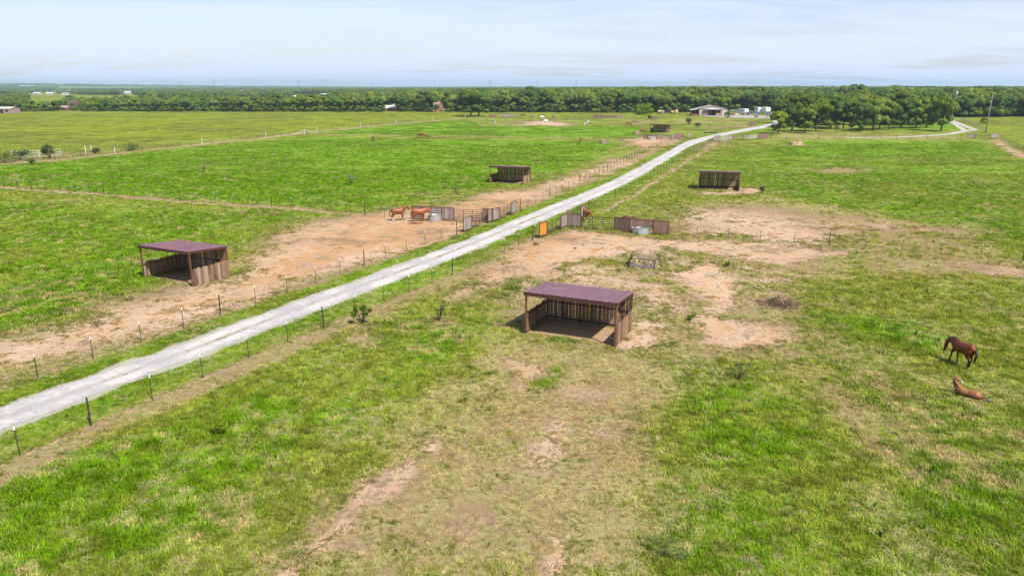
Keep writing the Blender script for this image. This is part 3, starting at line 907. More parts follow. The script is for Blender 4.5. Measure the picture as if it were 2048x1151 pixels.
def panel(p0, p1, label, mat='grey_board', h=1.55, opening=None, seed=0, pw=0.075, group='board panels of the paddock pens'):
    a, b = G(*p0), G(*p1)
    ln = (b - a).length; rz = math.atan2(b.y - a.y, b.x - a.x)
    r = random.Random(seed + int(p0[0] * 7))
    t = thing('plank_panel', label, 'fence panel', a, rz, group)
    for x in (0, ln):
        MB().box((x - pw / 2, -pw / 2, 0), (x + pw / 2, pw / 2, h + 0.05)).obj('post', 'rusty_steel', t)
    MB().bar((pw / 2, 0, h), (ln - pw / 2, 0, h), 0.06, 0.07).obj('rail', 'rusty_steel', t)
    z0 = 0.22 if not opening else opening
    MB().bar((pw / 2, 0, z0), (ln - pw / 2, 0, z0), 0.06, 0.07).obj('rail', 'rusty_steel', t)
    n = max(2, round((ln - pw) / 0.21)); wd = round((ln - pw) / n, 4)
    me = board_mesh(mat, wd, round(h - z0 - 0.08, 3))
    for i in range(n):
        ob('plank', me, t, (pw / 2 + i * wd, r.uniform(-.006, .006), z0 + 0.04), (0, 0, r.gauss(0, .01)))
    return t


def gate(p0, p1, label, h=1.42, bars=6, ups=2, mat='dark_steel', z0=0.28, d=0.055, group='pipe gates of the paddock pens'):
    a, b = G(*p0), G(*p1)
    ln = (b - a).length; rz = math.atan2(b.y - a.y, b.x - a.x)
    t = thing('pipe_gate', label, 'gate', a, rz, group)
    for x in (0.0, ln):
        MB().tube([(x, 0, z0 - 0.02), (x, 0, h + 0.02)], d / 2, 6).obj('end_upright', mat, t)
    MB().tube([(-0.03, 0, 0), (-0.03, 0, z0 - 0.03)], d / 2, 6).obj('foot', mat, t)
    for i in range(bars):
        z = z0 + (h - z0) * i / (bars - 1)
        MB().tube([(0.0, 0, z), (ln, 0, z)], d / 2, 6).obj('bar', mat, t)
    for i in range(ups):
        x = ln * (i + 1) / (ups + 1)
        MB().tube([(x, -0.03, z0), (x, -0.03, h)], d / 2, 6).obj('upright', mat, t)
    return t


def brace(p0, p1, label):
    """corner post with a diagonal brace up to the neighbouring panel"""
    a, b = G(*p0), G(*p1)
    t = thing('brace_post', label, 'fence post', a, 0, 'braced corner posts of the pens')
    MB().tube([(0, 0, 0), (0, 0, 1.52)], 0.04, 8).obj('post', 'dark_steel', t)
    d = b - a
    MB().tube([(0, 0, 0.22), (d.x * 0.95, d.y * 0.95, 1.45)], 0.03, 6).obj('brace', 'rusty_steel', t)
    return t


# left pen
brace((913.5, 469.7), (927.5, 464.6), 'dark braced post at the near end of the left pen')
panel((927.5, 464.8), (943.2, 460.2), 'short grey board panel nearest the camera at the left pen', seed=1)
gate((944.4, 460), (965, 450.3), 'pipe gate along the drive between the two grey panels of the left pen')
panel((976, 446.3), (999.3, 440.8), 'double grey board panel facing the drive at the left pen', seed=2)
gate((1000.5, 440.6), (1021.5, 430.2), 'pipe gate along the drive at the far side of the left pen')
panel((1022.3, 430), (1031.9, 425.8), 'narrow grey board panel at the far end of the left pen', seed=3)
brace((1040.7, 421.9), (1032.5, 425.6), 'dark braced post at the far end of the left pen')
panel((824.6, 438.2), (847, 439.2), 'brown board panel behind the horse drinking at the left trough', 'brown_board', seed=4)
panel((847.5, 439.3), (883.3, 441), 'raised board panel over the opening behind the left trough', 'grey_board', opening=0.86, seed=5)
panel((884, 441), (907.5, 442.4), 'grey-brown board panel between left trough and pipe gate', 'grey_board', seed=6)
gate((909.5, 442.5), (963, 444.6), 'long pipe gate crossing the left pen beside the trough panels')
panel((966, 443.7), (986.5, 445.1), 'dark brown board panel at the corner of the left pen, partly hidden', 'brown_board', seed=7)
# right pen
brace((1065.7, 481.3), (1079, 476.4), 'dark braced post beside the orange board panel')
panel((1079, 476.4), (1093, 472), 'small panel of fresh orange boards beside the drive', 'new_board', seed=8)
gate((1094.3, 471.4), (1121, 460), 'pipe gate between the orange panel and the grey corner panel')
panel((1121.8, 459.4), (1134, 454.4), 'short grey-pink board panel at the near corner of the right pen', 'grey_board', seed=9)
panel((1134.6, 454.4), (1161.7, 457.3), 'grey and brown board panel right of the pen corner by the drive', 'grey_board', seed=10)
gate((1163.7, 457.6), (1227.8, 462), 'long pipe gate in front of the chestnut horse at the right pen')
panel((1229.2, 462), (1258.8, 466), 'brown board panel left of the right water trough', 'brown_board', seed=11)
panel((1259.4, 466.1), (1305.6, 469.4), 'raised board panel over the opening behind the right trough', 'brown_board', opening=0.80, seed=12)
panel((1306.2, 469.5), (1336.4, 471.6), 'brown board panel at the right end of the right pen', 'brown_board', seed=13)
panel((1134.4, 453.2), (1141.5, 449), 'sliver of board panel behind the right pen corner', 'grey_board', seed=14)
gate((1142.3, 448.6), (1160.3, 439.6), 'pipe gate behind the right pen corner, leading up the drive')
panel((1161.2, 439), (1169.5, 435.2), 'narrow grey board panel behind the chestnut horse at the right pen', 'grey_board', seed=15)
brace((1177.3, 431.2), (1170, 435), 'dark braced post behind the chestnut horse at the right pen')
# third pen, by the curve of the drive
panel((1285.4, 279), (1296, 279.2), 'board panel left of the distant trough by the drive curve', 'brown_board', seed=16)
panel((1296.3, 279.2), (1312, 279.4), 'raised board panel above the distant trough', 'brown_board', opening=0.95, seed=17)
panel((1312.3, 279.4), (1324.5, 279.6), 'board panel right of the distant trough', 'grey_board', seed=18)
gate((1325, 279.6), (1343, 280.2), 'pipe gate of the distant pen by the drive curve')
panel((1343.6, 280.4), (1349, 279.2), 'narrow board panel at the corner of the distant pen', 'grey_board', seed=19)
panel((1349.5, 278.3), (1366, 277.6), 'wide brown and grey board panel of the distant pen beside the drive', 'brown_board', seed=20)
panel((1374, 276.4), (1381, 275.4), 'small grey board panel at the far end of the distant pen', 'grey_board', seed=21)
# pen right of the curve
panel((1427, 283.2), (1440, 282), 'leftmost of four board panels right of the drive curve', 'grey_board', seed=22)
gate((1440.5, 281.9), (1456, 281.6), 'pipe gate between the first two panels right of the drive curve', mat='white_pipe')
panel((1456.3, 281.6), (1466, 281), 'second of four board panels right of the drive curve', 'grey_board', seed=23)
gate((1466.5, 280.9), (1487, 280.1), 'dark pipe gate between the middle panels right of the drive curve')
panel((1487.3, 280.1), (1496, 279.8), 'third of four board panels right of the drive curve', 'grey_board', seed=24)
gate((1496.5, 279.8), (1514, 278.5), 'pale pipe gate between the last two panels right of the drive curve', mat='white_pipe')
panel((1514.3, 278.4), (1535.5, 277.6), 'widest and rightmost of four board panels right of the drive curve', 'brown_board', seed=25)
brace((1541, 279), (1536, 277.8), 'thin braced post right of the four board panels')
# far pens
panel((1186.8, 236.6), (1204, 236.8), 'left stretch of the long board wall in the far paddock', 'brown_board', seed=26)
panel((1204.3, 236.8), (1215, 236.9), 'dark middle stretch of the long board wall in the far paddock', 'barn_board', seed=27)
panel((1215.3, 236.9), (1232, 237), 'right-middle stretch of the long board wall in the far paddock', 'brown_board', seed=28)
panel((1232.3, 237), (1244.5, 237), 'right end of the long board wall in the far paddock', 'grey_board', seed=29)
panel((1060, 237.4), (1066, 237.4), 'leftmost of three small far panels near white horses', 'brown_board', seed=30)
panel((1079.5, 237.4), (1090, 237.4), 'middle of three small far panels, behind a white horse', 'brown_board', opening=0.7, seed=31)
panel((1103, 237.4), (1109.5, 237.4), 'rightmost of three small far panels near white horses', 'brown_board', seed=32)
panel((1296, 237.2), (1302.5, 238), 'small far board panel left of its twin, before the barn', 'brown_board', seed=33)
panel((1303, 240), (1316, 240), 'wider far board panel between the farthest shed and the tree line', 'brown_board', seed=34)
panel((1497.5, 251.5), (1508, 250.4), 'board panel in reddish soil beside the upper drive', 'brown_board', seed=35)
panel((1508.5, 236), (1515.5, 236), 'small board panel before the parked trailers', 'brown_board', seed=36)
panel((1934.5, 278.2), (1949, 278.2), 'left board panel of the far right corner gate', 'grey_board', seed=37)
gate((1949.5, 278.3), (1980, 278.4), 'thin pipe gate between the two far right board panels')
panel((1980.5, 278.4), (1997.5, 276.8), 'right board panel of the far right corner gate', 'grey_board', seed=38)
brace((1921, 278.8), (1934, 278.2), 'thin braced post left of the far right board panels')
panel((978, 235.6), (992, 235.6), 'reddish board panel beside the lone big oak', 'brown_board', seed=39)
panel((1000, 234.6), (1034, 234.2), 'long pale board panel right of the lone big oak', 'grey_board', seed=40)


# ------------------------------------------------------------------ wire fences
TP = MB()
TP.box((-0.022, -0.005, 0), (0.022, 0.005, 1.30)); TP.box((-0.005, 0.0051, 0), (0.005, 0.028, 1.295))
ME_T = TP.mesh('t_post', 'post_green')
ME_CAP = MB().tube([(0, 0.008, 1.20), (0, 0.008, 1.33), (0, 0.008, 1.37)], [0.030, 0.030, 0.016], 6).mesh('post_cap', 'white_cap')
ME_PIPE = MB().tube([(0, 0, 0), (0, 0, 1.42)], 0.042, 8).mesh('steel_post', 'dark_steel')
ME_TF = MB().box((-0.032, -0.032, 0), (0.032, 0.032, 1.30)).mesh('t_post', 'post_green')
ME_WOOD = MB().tube([(0, 0, 0), (0.02, 0, 0.7), (0, 0.01, 1.45)], [0.085, 0.08, 0.07], 7).mesh('wooden_post', 'pole_wood')
ME_WHITEP = MB().tube([(0, 0, 0), (0, 0, 1.7)], 0.07, 7).mesh('white_post', 'white_pipe')


def fence(label, pts, spacing=None, pipe_every=5, phase=0, caps=True, kind='t', name='wire_fence', white_every=0, wires=True):
    W_ = GL(pts)
    if spacing:
        d = [0]
        for a, b in zip(W_[:-1], W_[1:]): d.append(d[-1] + (b - a).length)
        n = max(2, int(round(d[-1] / spacing)) + 1)
        ts = [d[-1] * i / (n - 1) for i in range(n)]
        P = []
        for t in ts:
            i = 0
            while i < len(d) - 2 and d[i + 1] < t: i += 1
            k = (t - d[i]) / (d[i + 1] - d[i]); P.append(W_[i].lerp(W_[i + 1], k))
    else:
        P = W_
    t = thing(name, label, 'fence', P[0], 0)
    o = P[0]
    for i, p in enumerate(P):
        far = p.length > 120
        q = p - o
        tilt = (rnd.gauss(0, .015), rnd.gauss(0, .015), rnd.uniform(0, .4))
        if kind == 'wood':
            ob('wooden_post', ME_WOOD, t, q, tilt)
        elif white_every and i % white_every == 0:
            ob('white_post', ME_WHITEP, t, q, tilt)
        elif pipe_every and (i + phase) % pipe_every == 0:
            ob('steel_post', ME_PIPE, t, q, tilt)
        else:
            po = ob('t_post', ME_TF if far else ME_T, t, q, tilt)
            if caps and not far:
                ob('post_cap', ME_CAP, po)
    if wires:
        for z in (0.25, 0.55, 0.85, 1.15):
            MB().tube([(p.x - o.x, p.y - o.y, z) for p in P], 0.0022 if P[0].length < 130 else 0.004, 3).obj('wire', 'wire_metal', t)
    return t


fence('wire fence with white-capped posts left of the drive, near stretch below the pen', F_LEFT, None, 5, 0)
fence('wire fence with white-capped posts right of the drive, foreground stretch', F_RIGHT, None, 5, 3)
fence('wire fence running right from the right pen across the paddock', F_RCROSS, None, 5, 1)
fence('wire fence left of the drive, beyond the left pen', F_LEFT2, 3.15, 5, 2)
fence('wire fence right of the drive, beyond the right pen', F_RIGHT2, 3.15, 5, 2)
fence('wire fence crossing the left pasture, with a pale strip below it', F_LCROSS, 2.95, 5, 1)
fence('long boundary fence with some white posts along the yellow-green hay field', F_LBOUND, 4.2, 0, 0, False, white_every=7)
fence('thin wire fence crossing the middle of the far green pasture', F_MID, 4.6, 5, 0, False)
fence('thin wire fence in front of the oak grove on the right', F_RFAR, 4.5, 4, 0, False)
fence('dark post fence beside the pale track at the right edge', F_RBOUND, 3.0, 0, 0, False)
fence('old wooden post fence behind the utility pole', F_RB2, 4.5, 0, 0, False, kind='wood', name='post_fence')
fence('wire fence left of the upper drive towards the barn', F_DFAR, 4.0, 5, 0, False)
fence('faint wire fence before the barn, across tan grass', F_FARX, 6.0, 4, 0, False)
fence('faint wire fence near the white horses in the far paddock', F_FARY, 4.0, 5, 0, False)
fence('farthest wire fence in front of the tree line', F_FARZ, 6.0, 4, 0, False)
fence('short dark fence of close posts in the hay field corner', [(783, 247), (798, 246), (826, 246)], 1.4, 0, 0, False, kind='wood', name='post_fence')

# white pipe gate frame at far left
gate((25, 319.5), (78, 317), 'left half of the white pipe fence at the far left edge', h=1.75, bars=3, ups=1, mat='white_pipe', z0=0.55, d=0.085, group='white pipe panels')
gate((80, 316.9), (123, 314.6), 'right half of the white pipe fence at the far left edge', h=1.75, bars=3, ups=1, mat='white_pipe', z0=0.55, d=0.085, group='white pipe panels')
for q, lb in (((172, 307.5), 'left of two pale posts right of the white pipe fence'), ((184, 307), 'right of two pale posts right of the white pipe fence')):
    p = G(*q)
    o = MB().tube([(0, 0, 0), (0, 0, 1.9)], 0.09, 8).obj('gate_post', 'white_pipe'); o.location = p
    tag(o, lb, 'post', 'pale gate posts')
p = G(609, 270)
t = thing('pipe_brace', 'pale pipe corner brace where two far fences meet', 'fence brace', p)
MB().tube([(0, 0, 0), (0, 0, 1.7)], 0.07, 8).obj('post', 'white_pipe', t)
MB().tube([(0.05, 0, 1.55), (3.6, 1.6, 0.5)], 0.05, 6).obj('brace', 'white_pipe', t)
MB().tube([(-0.05, 0, 1.55), (-3.0, -2.6, 0.2)], 0.05, 6).obj('brace', 'white_pipe', t)


# ------------------------------------------------------------------ troughs
def trough(pxy, rad, label, h=0.62):
    p = G(*pxy)
    t = thing('water_trough', label, 'trough', p, 0, 'galvanised stock tanks')
    n = 40; prof = [(rad * 0.985, 0.0)]
    for i in range(13):
        z = 0.03 + (h - 0.06) * i / 12
        prof.append((rad + (0.014 if i % 3 == 1 else 0.0), z))
    prof += [(rad + 0.03, h - 0.01), (rad + 0.03, h + 0.02), (rad - 0.012, h + 0.02), (rad - 0.02, 0.10), (0.0, 0.10)]
    mb = MB(); vs = []; fs = []
    for k in range(n):
        a = 2 * math.pi * k / n
        vs += [(r_ * math.cos(a), r_ * math.sin(a), z) for r_, z in prof]
    m_ = len(prof)
    for k in range(n):
        for j in range(m_ - 1):
            fs.append((k * m_ + j, ((k + 1) % n) * m_ + j, ((k + 1) % n) * m_ + j + 1, k * m_ + j + 1))
    mb.add(vs, fs).obj('tank_wall', 'galvanised', t, True)
    w = [((rad - 0.03) * math.cos(2 * math.pi * k / n), (rad - 0.03) * math.sin(2 * math.pi * k / n), h - 0.14) for k in range(n)]
    MB().add(w, [tuple(range(n))]).obj('water', 'water', t)
    return t


trough((870, 440.4), 0.82, 'round galvanised water trough at the left pen, a horse drinking from it')
trough((1281.5, 466.2), 0.94, 'round galvanised water trough under the boards of the right pen')
trough((1303, 279.6), 0.9, 'small distant galvanised trough in the pen by the drive curve')


# ------------------------------------------------------------------ hay
def lumpy(name, mat, parent, rx, ry, rz, zc, seed, amp=0.12, nu=28, nv=14, zmin=0.0, power=1.0, zrot=0):
    r = np.random.default_rng(seed)
    vs = []; fs = []
    for j in range(nv + 1):
        ph = math.pi * j / nv
        for i in range(nu):
            th = 2 * math.pi * i / nu
            cx, cy, cz = math.sin(ph) * math.cos(th), math.sin(ph) * math.sin(th), math.cos(ph)
            s = [math.copysign(abs(c) ** power, c) for c in (cx, cy, cz)]
            k = 1 + amp * (fbm(np.array([cx * 2 + seed]), np.array([cy * 2 + cz * 3]), 0.6, seed, 4)[0] - 0.5) * 2
            vs.append((s[0] * rx * k, s[1] * ry * k, max(zmin, zc + s[2] * rz * k)))
    for j in range(nv):
        for i in range(nu):
            a = j * nu + i; b = j * nu + (i + 1) % nu
            fs.append((a, a + nu, b + nu, b))
    o = MB().add(vs, fs).obj(name, mat, parent, True)
    o.rotation_euler[2] = zrot
    return o


def strands(name, mat, parent, n, gen, seed):
    r = random.Random(seed); mb = MB()
    for _ in range(n):
        p, d = gen(r)
        d = Vector(d); p = Vector(p); s = d.orthogonal().normalized() * 0.012
        mb.add([p - s, p + s, p + d * 0.6 + s + Vector((0, 0, -0.03)), p + d + Vector((0, 0, -0.12))], [(0, 1, 2), (0, 2, 3)])
    o = mb.obj(name, mat, parent)
    o['kind'] = 'stuff'
    return o


def feeder(pxy, rz, label, detail=True, seed=1, s=1.0):
    p = G(*pxy)
    t = thing('hay_feeder', label, 'hay feeder', p, rz, 'square hay feeders')
    hs = 1.08 * s
    for sx in (-1, 1):
        for sy in (-1, 1):
            MB().box((sx * hs - .035, sy * hs - .035, 0), (sx * hs + .035, sy * hs + .035, 0.82)).obj('post', 'dark_steel', t)
    for a, b in (((-hs, -hs), (hs, -hs)), ((hs, -hs), (hs, hs)), ((hs, hs), (-hs, hs)), ((-hs, hs), (-hs, -hs))):
        va, vb = Vector((*a, 0)), Vector((*b, 0)); d = (vb - va).normalized() * 0.04
        MB().bar(va + d + Vector((0, 0, .80)), vb - d + Vector((0, 0, .80)), .05, .05).obj('rail', 'dark_steel', t)
        MB().bar(va + d + Vector((0, 0, .20)), vb - d + Vector((0, 0, .20)), .03, .24).obj('side_sheet', 'feeder_sheet', t)
    return t


def bale(pxy, rz, label, rx=0.95, ry=0.82, rz_=0.62, zc=0.62, seed=3, cat='hay bale', group='hay in the feeders'):
    p = G(*pxy)
    t = thing('hay_bale', label, cat, p, rz, group)
    lumpy('hay_body', 'hay_top', t, rx * .96, ry * .94, zc * 1.06, 0.08, seed, 0.30, 44, 22, power=0.86)
    slump = lumpy('slumped_hay', 'hay', t, rx * .80, ry * .62, zc * .80, 0.05, seed + 1, 0.34, 40, 20, power=0.9)
    slump.location = (-rx * .12, -ry * .42, 0)

    def gen(r):
        a = r.uniform(0, 2 * math.pi); z = r.uniform(0.05, 1.0) * zc * 1.2; k = math.sqrt(max(0.05, 1 - (z / (zc * 1.5)) ** 2))
        return (rx * k * math.cos(a), ry * k * math.sin(a), z), (0.12 * math.cos(a) + r.gauss(0, .08), 0.12 * math.sin(a) + r.gauss(0, .08), r.uniform(-.30, -.02))
    strands('loose_hay', 'hay', t, 900, gen, seed)
    strands('top_hay', 'hay_top', t, 900, gen, seed + 5)
    return t


feeder((1288.5, 531), R(-22), 'square metal hay feeder standing in the right foreground paddock')
bale((1286, 530), R(-22), 'weathered hay bale slumped in the near metal feeder', 1.17, 1.14, 0.66, 1.10, 3)
feeder((1208, 287), R(10), 'distant hay feeder in the open left pasture, near a grazing chestnut', s=1.05)
bale((1208, 287), R(10), 'hay bale in the distant feeder of the open left pasture', 1.0, 0.9, 0.75, 0.85, 5)
feeder((1274.5, 268.6), R(10), 'distant hay feeder beside the farthest shed', s=1.05)
bale((1274.5, 268.6), R(10), 'hay bale in the feeder beside the farthest shed', 1.0, 0.9, 0.75, 0.85, 7)


def hay_pile(pxy, rx, ry, h, label, mat, seed):
    p = G(*pxy)
    t = thing('hay_pile', label, 'hay pile', p, 0)
    lumpy('heap', mat, t, rx, ry, h, 0.0, seed, 0.5, 40, 20, power=1.0)
    lumpy('crust', 'old_hay', t, rx * .62, ry * .7, h * 1.02, 0.06, seed + 9, 0.4)
    r0 = random.Random(seed)

    def gen(r):
        a = r.uniform(0, 2 * math.pi); k = abs(r.gauss(0, 1.0)) + 0.3
        return (rx * k * 1.25 * math.cos(a), ry * k * 1.3 * math.sin(a), 0.05 if k > 1 else h * (1 - k) + 0.05), (r.gauss(0, .2), r.gauss(0, .2), r.uniform(0, .06) + 0.08)
    strands('scattered_hay', mat, t, 1500, gen, seed)
    return t


hay_pile((1562, 609), 0.66, 0.5, 0.58, 'dark leftover hay mound on the grass right of the bare path', 'old_hay', 4)
hay_pile((1592, 291), 1.7, 1.3, 1.2, 'pale hay mound far off before the oak grove', 'hay', 6)
hay_pile((1271, 244), 1.2, 0.9, 0.7, 'tiny dark hay heap on pale soil in the far paddock', 'old_hay', 8)

# round bales by the tree line
RB = MB().tube([(-0.75, 0, 0.72), (-0.70, 0, 0.75), (0.70, 0, 0.75), (0.75, 0, 0.72)], [0.62, 0.75, 0.75, 0.62], 18).mesh('round_bale', 'hay', True)
for i, (q, rz, lb) in enumerate([((1319, 227), 0.2, 'pinkish round bale at the tree edge, leftmost'), ((1325, 227.2), 1.2, 'round bale at the tree edge, second from left'), ((1344, 228), 0.6, 'lone tan round bale left of the barn, nearer'), ((1352, 226), 1.9, 'round bale left of the barn, closest to the trees')]):
    o = ob('round_bale', RB, None, G(*q), (0, 0, rz), (1.25,) * 3); tag(o, lb, 'hay bale', 'round bales by the tree line')


# ------------------------------------------------------------------ horses
def loft(mb, secs, n=14):
    """secs: (point, lateral radius, vertical radius); closed tube with rounded ends"""
    pts = [Vector(s[0]) for s in secs]
    rings = []
    ref = None
    d0 = (pts[1] - pts[0]).normalized(); d1 = (pts[-1] - pts[-2]).normalized()
    full = [(pts[0] - d0 * secs[0][2] * 0.55, secs[0][1] * 0.45, secs[0][2] * 0.45, d0)]
    for i, p in enumerate(pts):
        d = (pts[min(i + 1, len(pts) - 1)] - pts[max(i - 1, 0)]).normalized()
        full.append((p, secs[i][1], secs[i][2], d))
    full.append((pts[-1] + d1 * secs[-1][2] * 0.55, secs[-1][1] * 0.45, secs[-1][2] * 0.45, d1))
    o = len(mb.v)
    for p, rl, rv, d in full:
        lat = Vector((0, 1, 0)) - d * d.y
        if lat.length < 0.3: lat = Vector((1, 0, 0)) - d * d.x
        lat.normalize(); ver = d.cross(lat).normalized()
        for k in range(n):
            a = 2 * math.pi * k / n
            mb.v.append(tuple(p + lat * (rl * math.cos(a)) + ver * (rv * math.sin(a))))
    m_ = len(full)
    for i in range(m_ - 1):
        for k in range(n):
            a = o + i * n + k; b = o + i * n + (k + 1) % n
            mb.f.append((a, b, b + n, a + n))
    mb.f.append(tuple(o + k for k in reversed(range(n)))); mb.f.append(tuple(o + (m_ - 1) * n + k for k in range(n)))


def remesh(mb, voxel, name):
    me = mb.mesh('tmp', None, fixn=True)
    o = bpy.data.objects.new('tmp', me); COL.objects.link(o)
    r = o.modifiers.new('r', 'REMESH'); r.mode = 'VOXEL'; r.voxel_size = voxel; r.use_smooth_shade = True
    s = o.modifiers.new('s', 'SMOOTH'); s.factor = 0.5; s.iterations = 4
    dg = bpy.context.evaluated_depsgraph_get()
    out = bpy.data.meshes.new_from_object(o.evaluated_get(dg))
    bpy.data.objects.remove(o); bpy.data.meshes.remove(me)
    out.name = name
    out.polygons.foreach_set('use_smooth', np.ones(len(out.polygons), bool))
    return out


def head_secs(poll, muz):
    poll, muz = Vector(poll), Vector(muz); d = muz - poll
    return [(poll, .085, .10), (poll + d * .25, .092, .135), (poll + d * .5, .075, .105), (poll + d * .8, .058, .075), (muz, .058, .068)]


def horse_mesh(name, neck, muz, legs, foal=1.0, turn=0.0):
    """neck: list of points withers->poll; legs: 4 x (foot dx, foot dy, knee dx) fl, fr, hl, hr"""
    mb = MB()
    loft(mb, [((-.74, 0, 1.10), .13, .20), ((-.62, 0, 1.16), .235, .30), ((-.42, 0, 1.17), .275, .325), ((-.1, 0, 1.09), .285, .335), ((.2, 0, 1.08), .27, .345), ((.42, 0, 1.13), .225, .355), ((.58, 0, 1.12), .175, .30), ((.68, 0, 1.10), .11, .20)])
    nk = [Vector(p) for p in neck]; k = len(nk)
    secs = []
    for i, p in enumerate(nk):
        f = i / (k - 1); secs.append((p, .165 * (1 - f) + .082 * f, .30 * (1 - f) ** 1.2 + .115 * (1 - (1 - f) ** 1.2)))
    loft(mb, secs)
    hs = head_secs(nk[-1], muz); loft(mb, hs)
    hd = (Vector(muz) - nk[-1]).normalized(); bk = (nk[-1] - nk[-2]).normalized()
    for sy in (-1, 1):
        e = nk[-1] - hd * 0.03 + Vector((0, sy * .055, 0)); up = (bk * 0.6 - hd * 0.7).normalized()
        mb.tube([e, e + up * .12, e + up * .20], [.035, .032, .008], 6)
    for i, (fx, fy, kx) in enumerate(legs):
        sy = 1 if i % 2 == 0 else -1
        if i < 2:
            b = Vector((.44, sy * .145, 0)); f = Vector((.44 + fx, sy * .145 + fy, 0))
            kn = b.lerp(f, .55) + Vector((kx, 0, .47))
            loft(mb, [((b.x - .02, b.y, 1.0), .10, .15), ((b.x, b.y, .84), .085, .115), (kn + Vector((0, 0, .14)), .058, .068), (kn, .056, .062), (kn.lerp(f + Vector((0, 0, .13)), .5) + Vector((0, 0, .02)), .040, .044), (f + Vector((0, 0, .13)), .048, .052), (f + Vector((.035, 0, .045)), .058, .062)], 10)
        else:
            b = Vector((-.5, sy * .15, 0)); f = Vector((-.60 + fx, sy * .15 + fy, 0))
            hk = Vector((-.70 + fx * .75 + kx, sy * .15 + fy * .7, .53))
            loft(mb, [((b.x, b.y, 1.10), .13, .24), ((b.x + .03, b.y, .88), .12, .20), ((b.x - .03 + fx * .3, b.y, .72), .085, .13), (hk + Vector((.05, 0, .08)), .058, .075), (hk, .055, .062), (hk.lerp(f + Vector((0, 0, .14)), .5), .044, .048), (f + Vector((0, 0, .14)), .050, .054), (f + Vector((.04, 0, .045)), .060, .064)], 10)
    return remesh(mb, 0.028, name)


def paint(me, fn):
    n = len(me.vertices); co = np.empty(n * 3, np.float32); me.vertices.foreach_get('co', co); co = co.reshape(-1, 3)
    c = np.ones((n, 4), np.float32); c[:, :3] = fn(co)
    if 'coat' in me.attributes: me.attributes.remove(me.attributes['coat'])
    at = me.attributes.new('coat', 'FLOAT_COLOR', 'POINT'); at.data.foreach_set('color', c.ravel())
    me.materials.clear(); me.materials.append(MATS['horse_coat'])
    return me


def coat(base, belly=None, points=None, pz=0.55, socks=None, muzzle=None, muzpos=None, blotch=None):
    def fn(co):
        c = np.tile(np.array(base, np.float32), (len(co), 1))
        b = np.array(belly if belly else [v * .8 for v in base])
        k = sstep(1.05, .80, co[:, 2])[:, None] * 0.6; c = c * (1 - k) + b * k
        if points:
            k = sstep(pz + .12, pz - .10, co[:, 2])[:, None]; c = c * (1 - k) + np.array(points) * k
        if socks:
            for (x0, x1, y0, y1, zt) in socks:
                m_ = (co[:, 0] > x0) & (co[:, 0] < x1) & (co[:, 1] > y0) & (co[:, 1] < y1) & (co[:, 2] < zt) & (co[:, 2] > 0.06)
                c[m_] = (.62, .58, .55)
        c[co[:, 2] < 0.055] = (.05, .04, .035)
        if muzpos is not None:
            k = sstep(.20, .08, np.linalg.norm(co - np.array(muzpos), axis=1))[:, None]; c = c * (1 - k) + np.array(muzzle) * k
        if blotch:
            n_ = fbm(co[:, 0] + 5, co[:, 2] * 1.0 + co[:, 1] * .5, 0.5, blotch[0], 2); m_ = n_ > blotch[1]
            c[m_] = blotch[2]
        return c
    return fn


def mane_tail(t, neck, hair, tail=True, lying=None):
    nk = [Vector(p) for p in neck]
    if hair:
        vs = []; fs = []
        k = len(nk)
        for i, p in enumerate(nk):
            f = i / (k - 1); d = (nk[min(i + 1, k - 1)] - nk[max(i - 1, 0)]).normalized()
            up = Vector((0, 1, 0)).cross(d) * -1
            if up.z < -0.2 : up = -up
            rv = .30 * (1 - f) ** 1.2 + .115 * (1 - (1 - f) ** 1.2)
            top = p + up * (rv * .98)
            for w in (-.02, .02):
                vs += [top + Vector((0, w, 0)) + up * .03, top + Vector((0, .10 if w > 0 else -.05, 0)) - up * .16]
        for i in range(k - 1):
            a = i * 4
            fs += [(a, a + 4, a + 5, a + 1), (a + 2, a + 3, a + 7, a + 6), (a, a + 2, a + 6, a + 4)]
        MB().add(vs, fs).obj('mane', hair, t, True)
    if tail and hair:
        MB().tube([(-.84, 0, 1.24), (-.93, 0, 1.12), (-.96, 0.01, .90), (-.93, 0.02, .66), (-.90, .02, .42)], [.035, .06, .085, .075, .02], 8, True, 0.8).obj('tail', hair, t, True)


def place_horse(me, name, label, f, h, neck, hair, scale=1.0, group=None, cat='horse', tail=True):
    a, b = (G(*f), G(*h)) if not isinstance(f, Vector) else (f, h)
    mid = (a + b) / 2; d = a - b
    t = thing(name, label, cat, mid, math.atan2(d.y, d.x), group)
    t.scale = (scale,) * 3
    ob('body', me, t)
    mane_tail(t, neck, hair, tail)
    return t


CH = (.20, .060, .020); CHB = (.20, .065, .022); BAY = (.130, .031, .008); BLK = (.016, .011, .009)
# bay in the foreground, head half lowered
NK = [(.48, 0, 1.20), (.68, 0, 1.34), (.93, 0, 1.28), (1.10, 0.02, 1.05)]
MZ = (1.17, 0.05, .54)
me = paint(horse_mesh('bay_body', NK, MZ, [(.16, .02, .02), (-.10, -.02, .02), (-.02, .0, .02), (.14, -.03, .02)]), coat(BAY, (.045, .014, .007), BLK, .52, None, (.03, .02, .018), MZ))
place_horse(me, 'horse', 'bay horse with black mane and tail lowering its head, right edge of the paddock', (1904, 723.5), (1935, 737), NK, 'black_hair', .96)
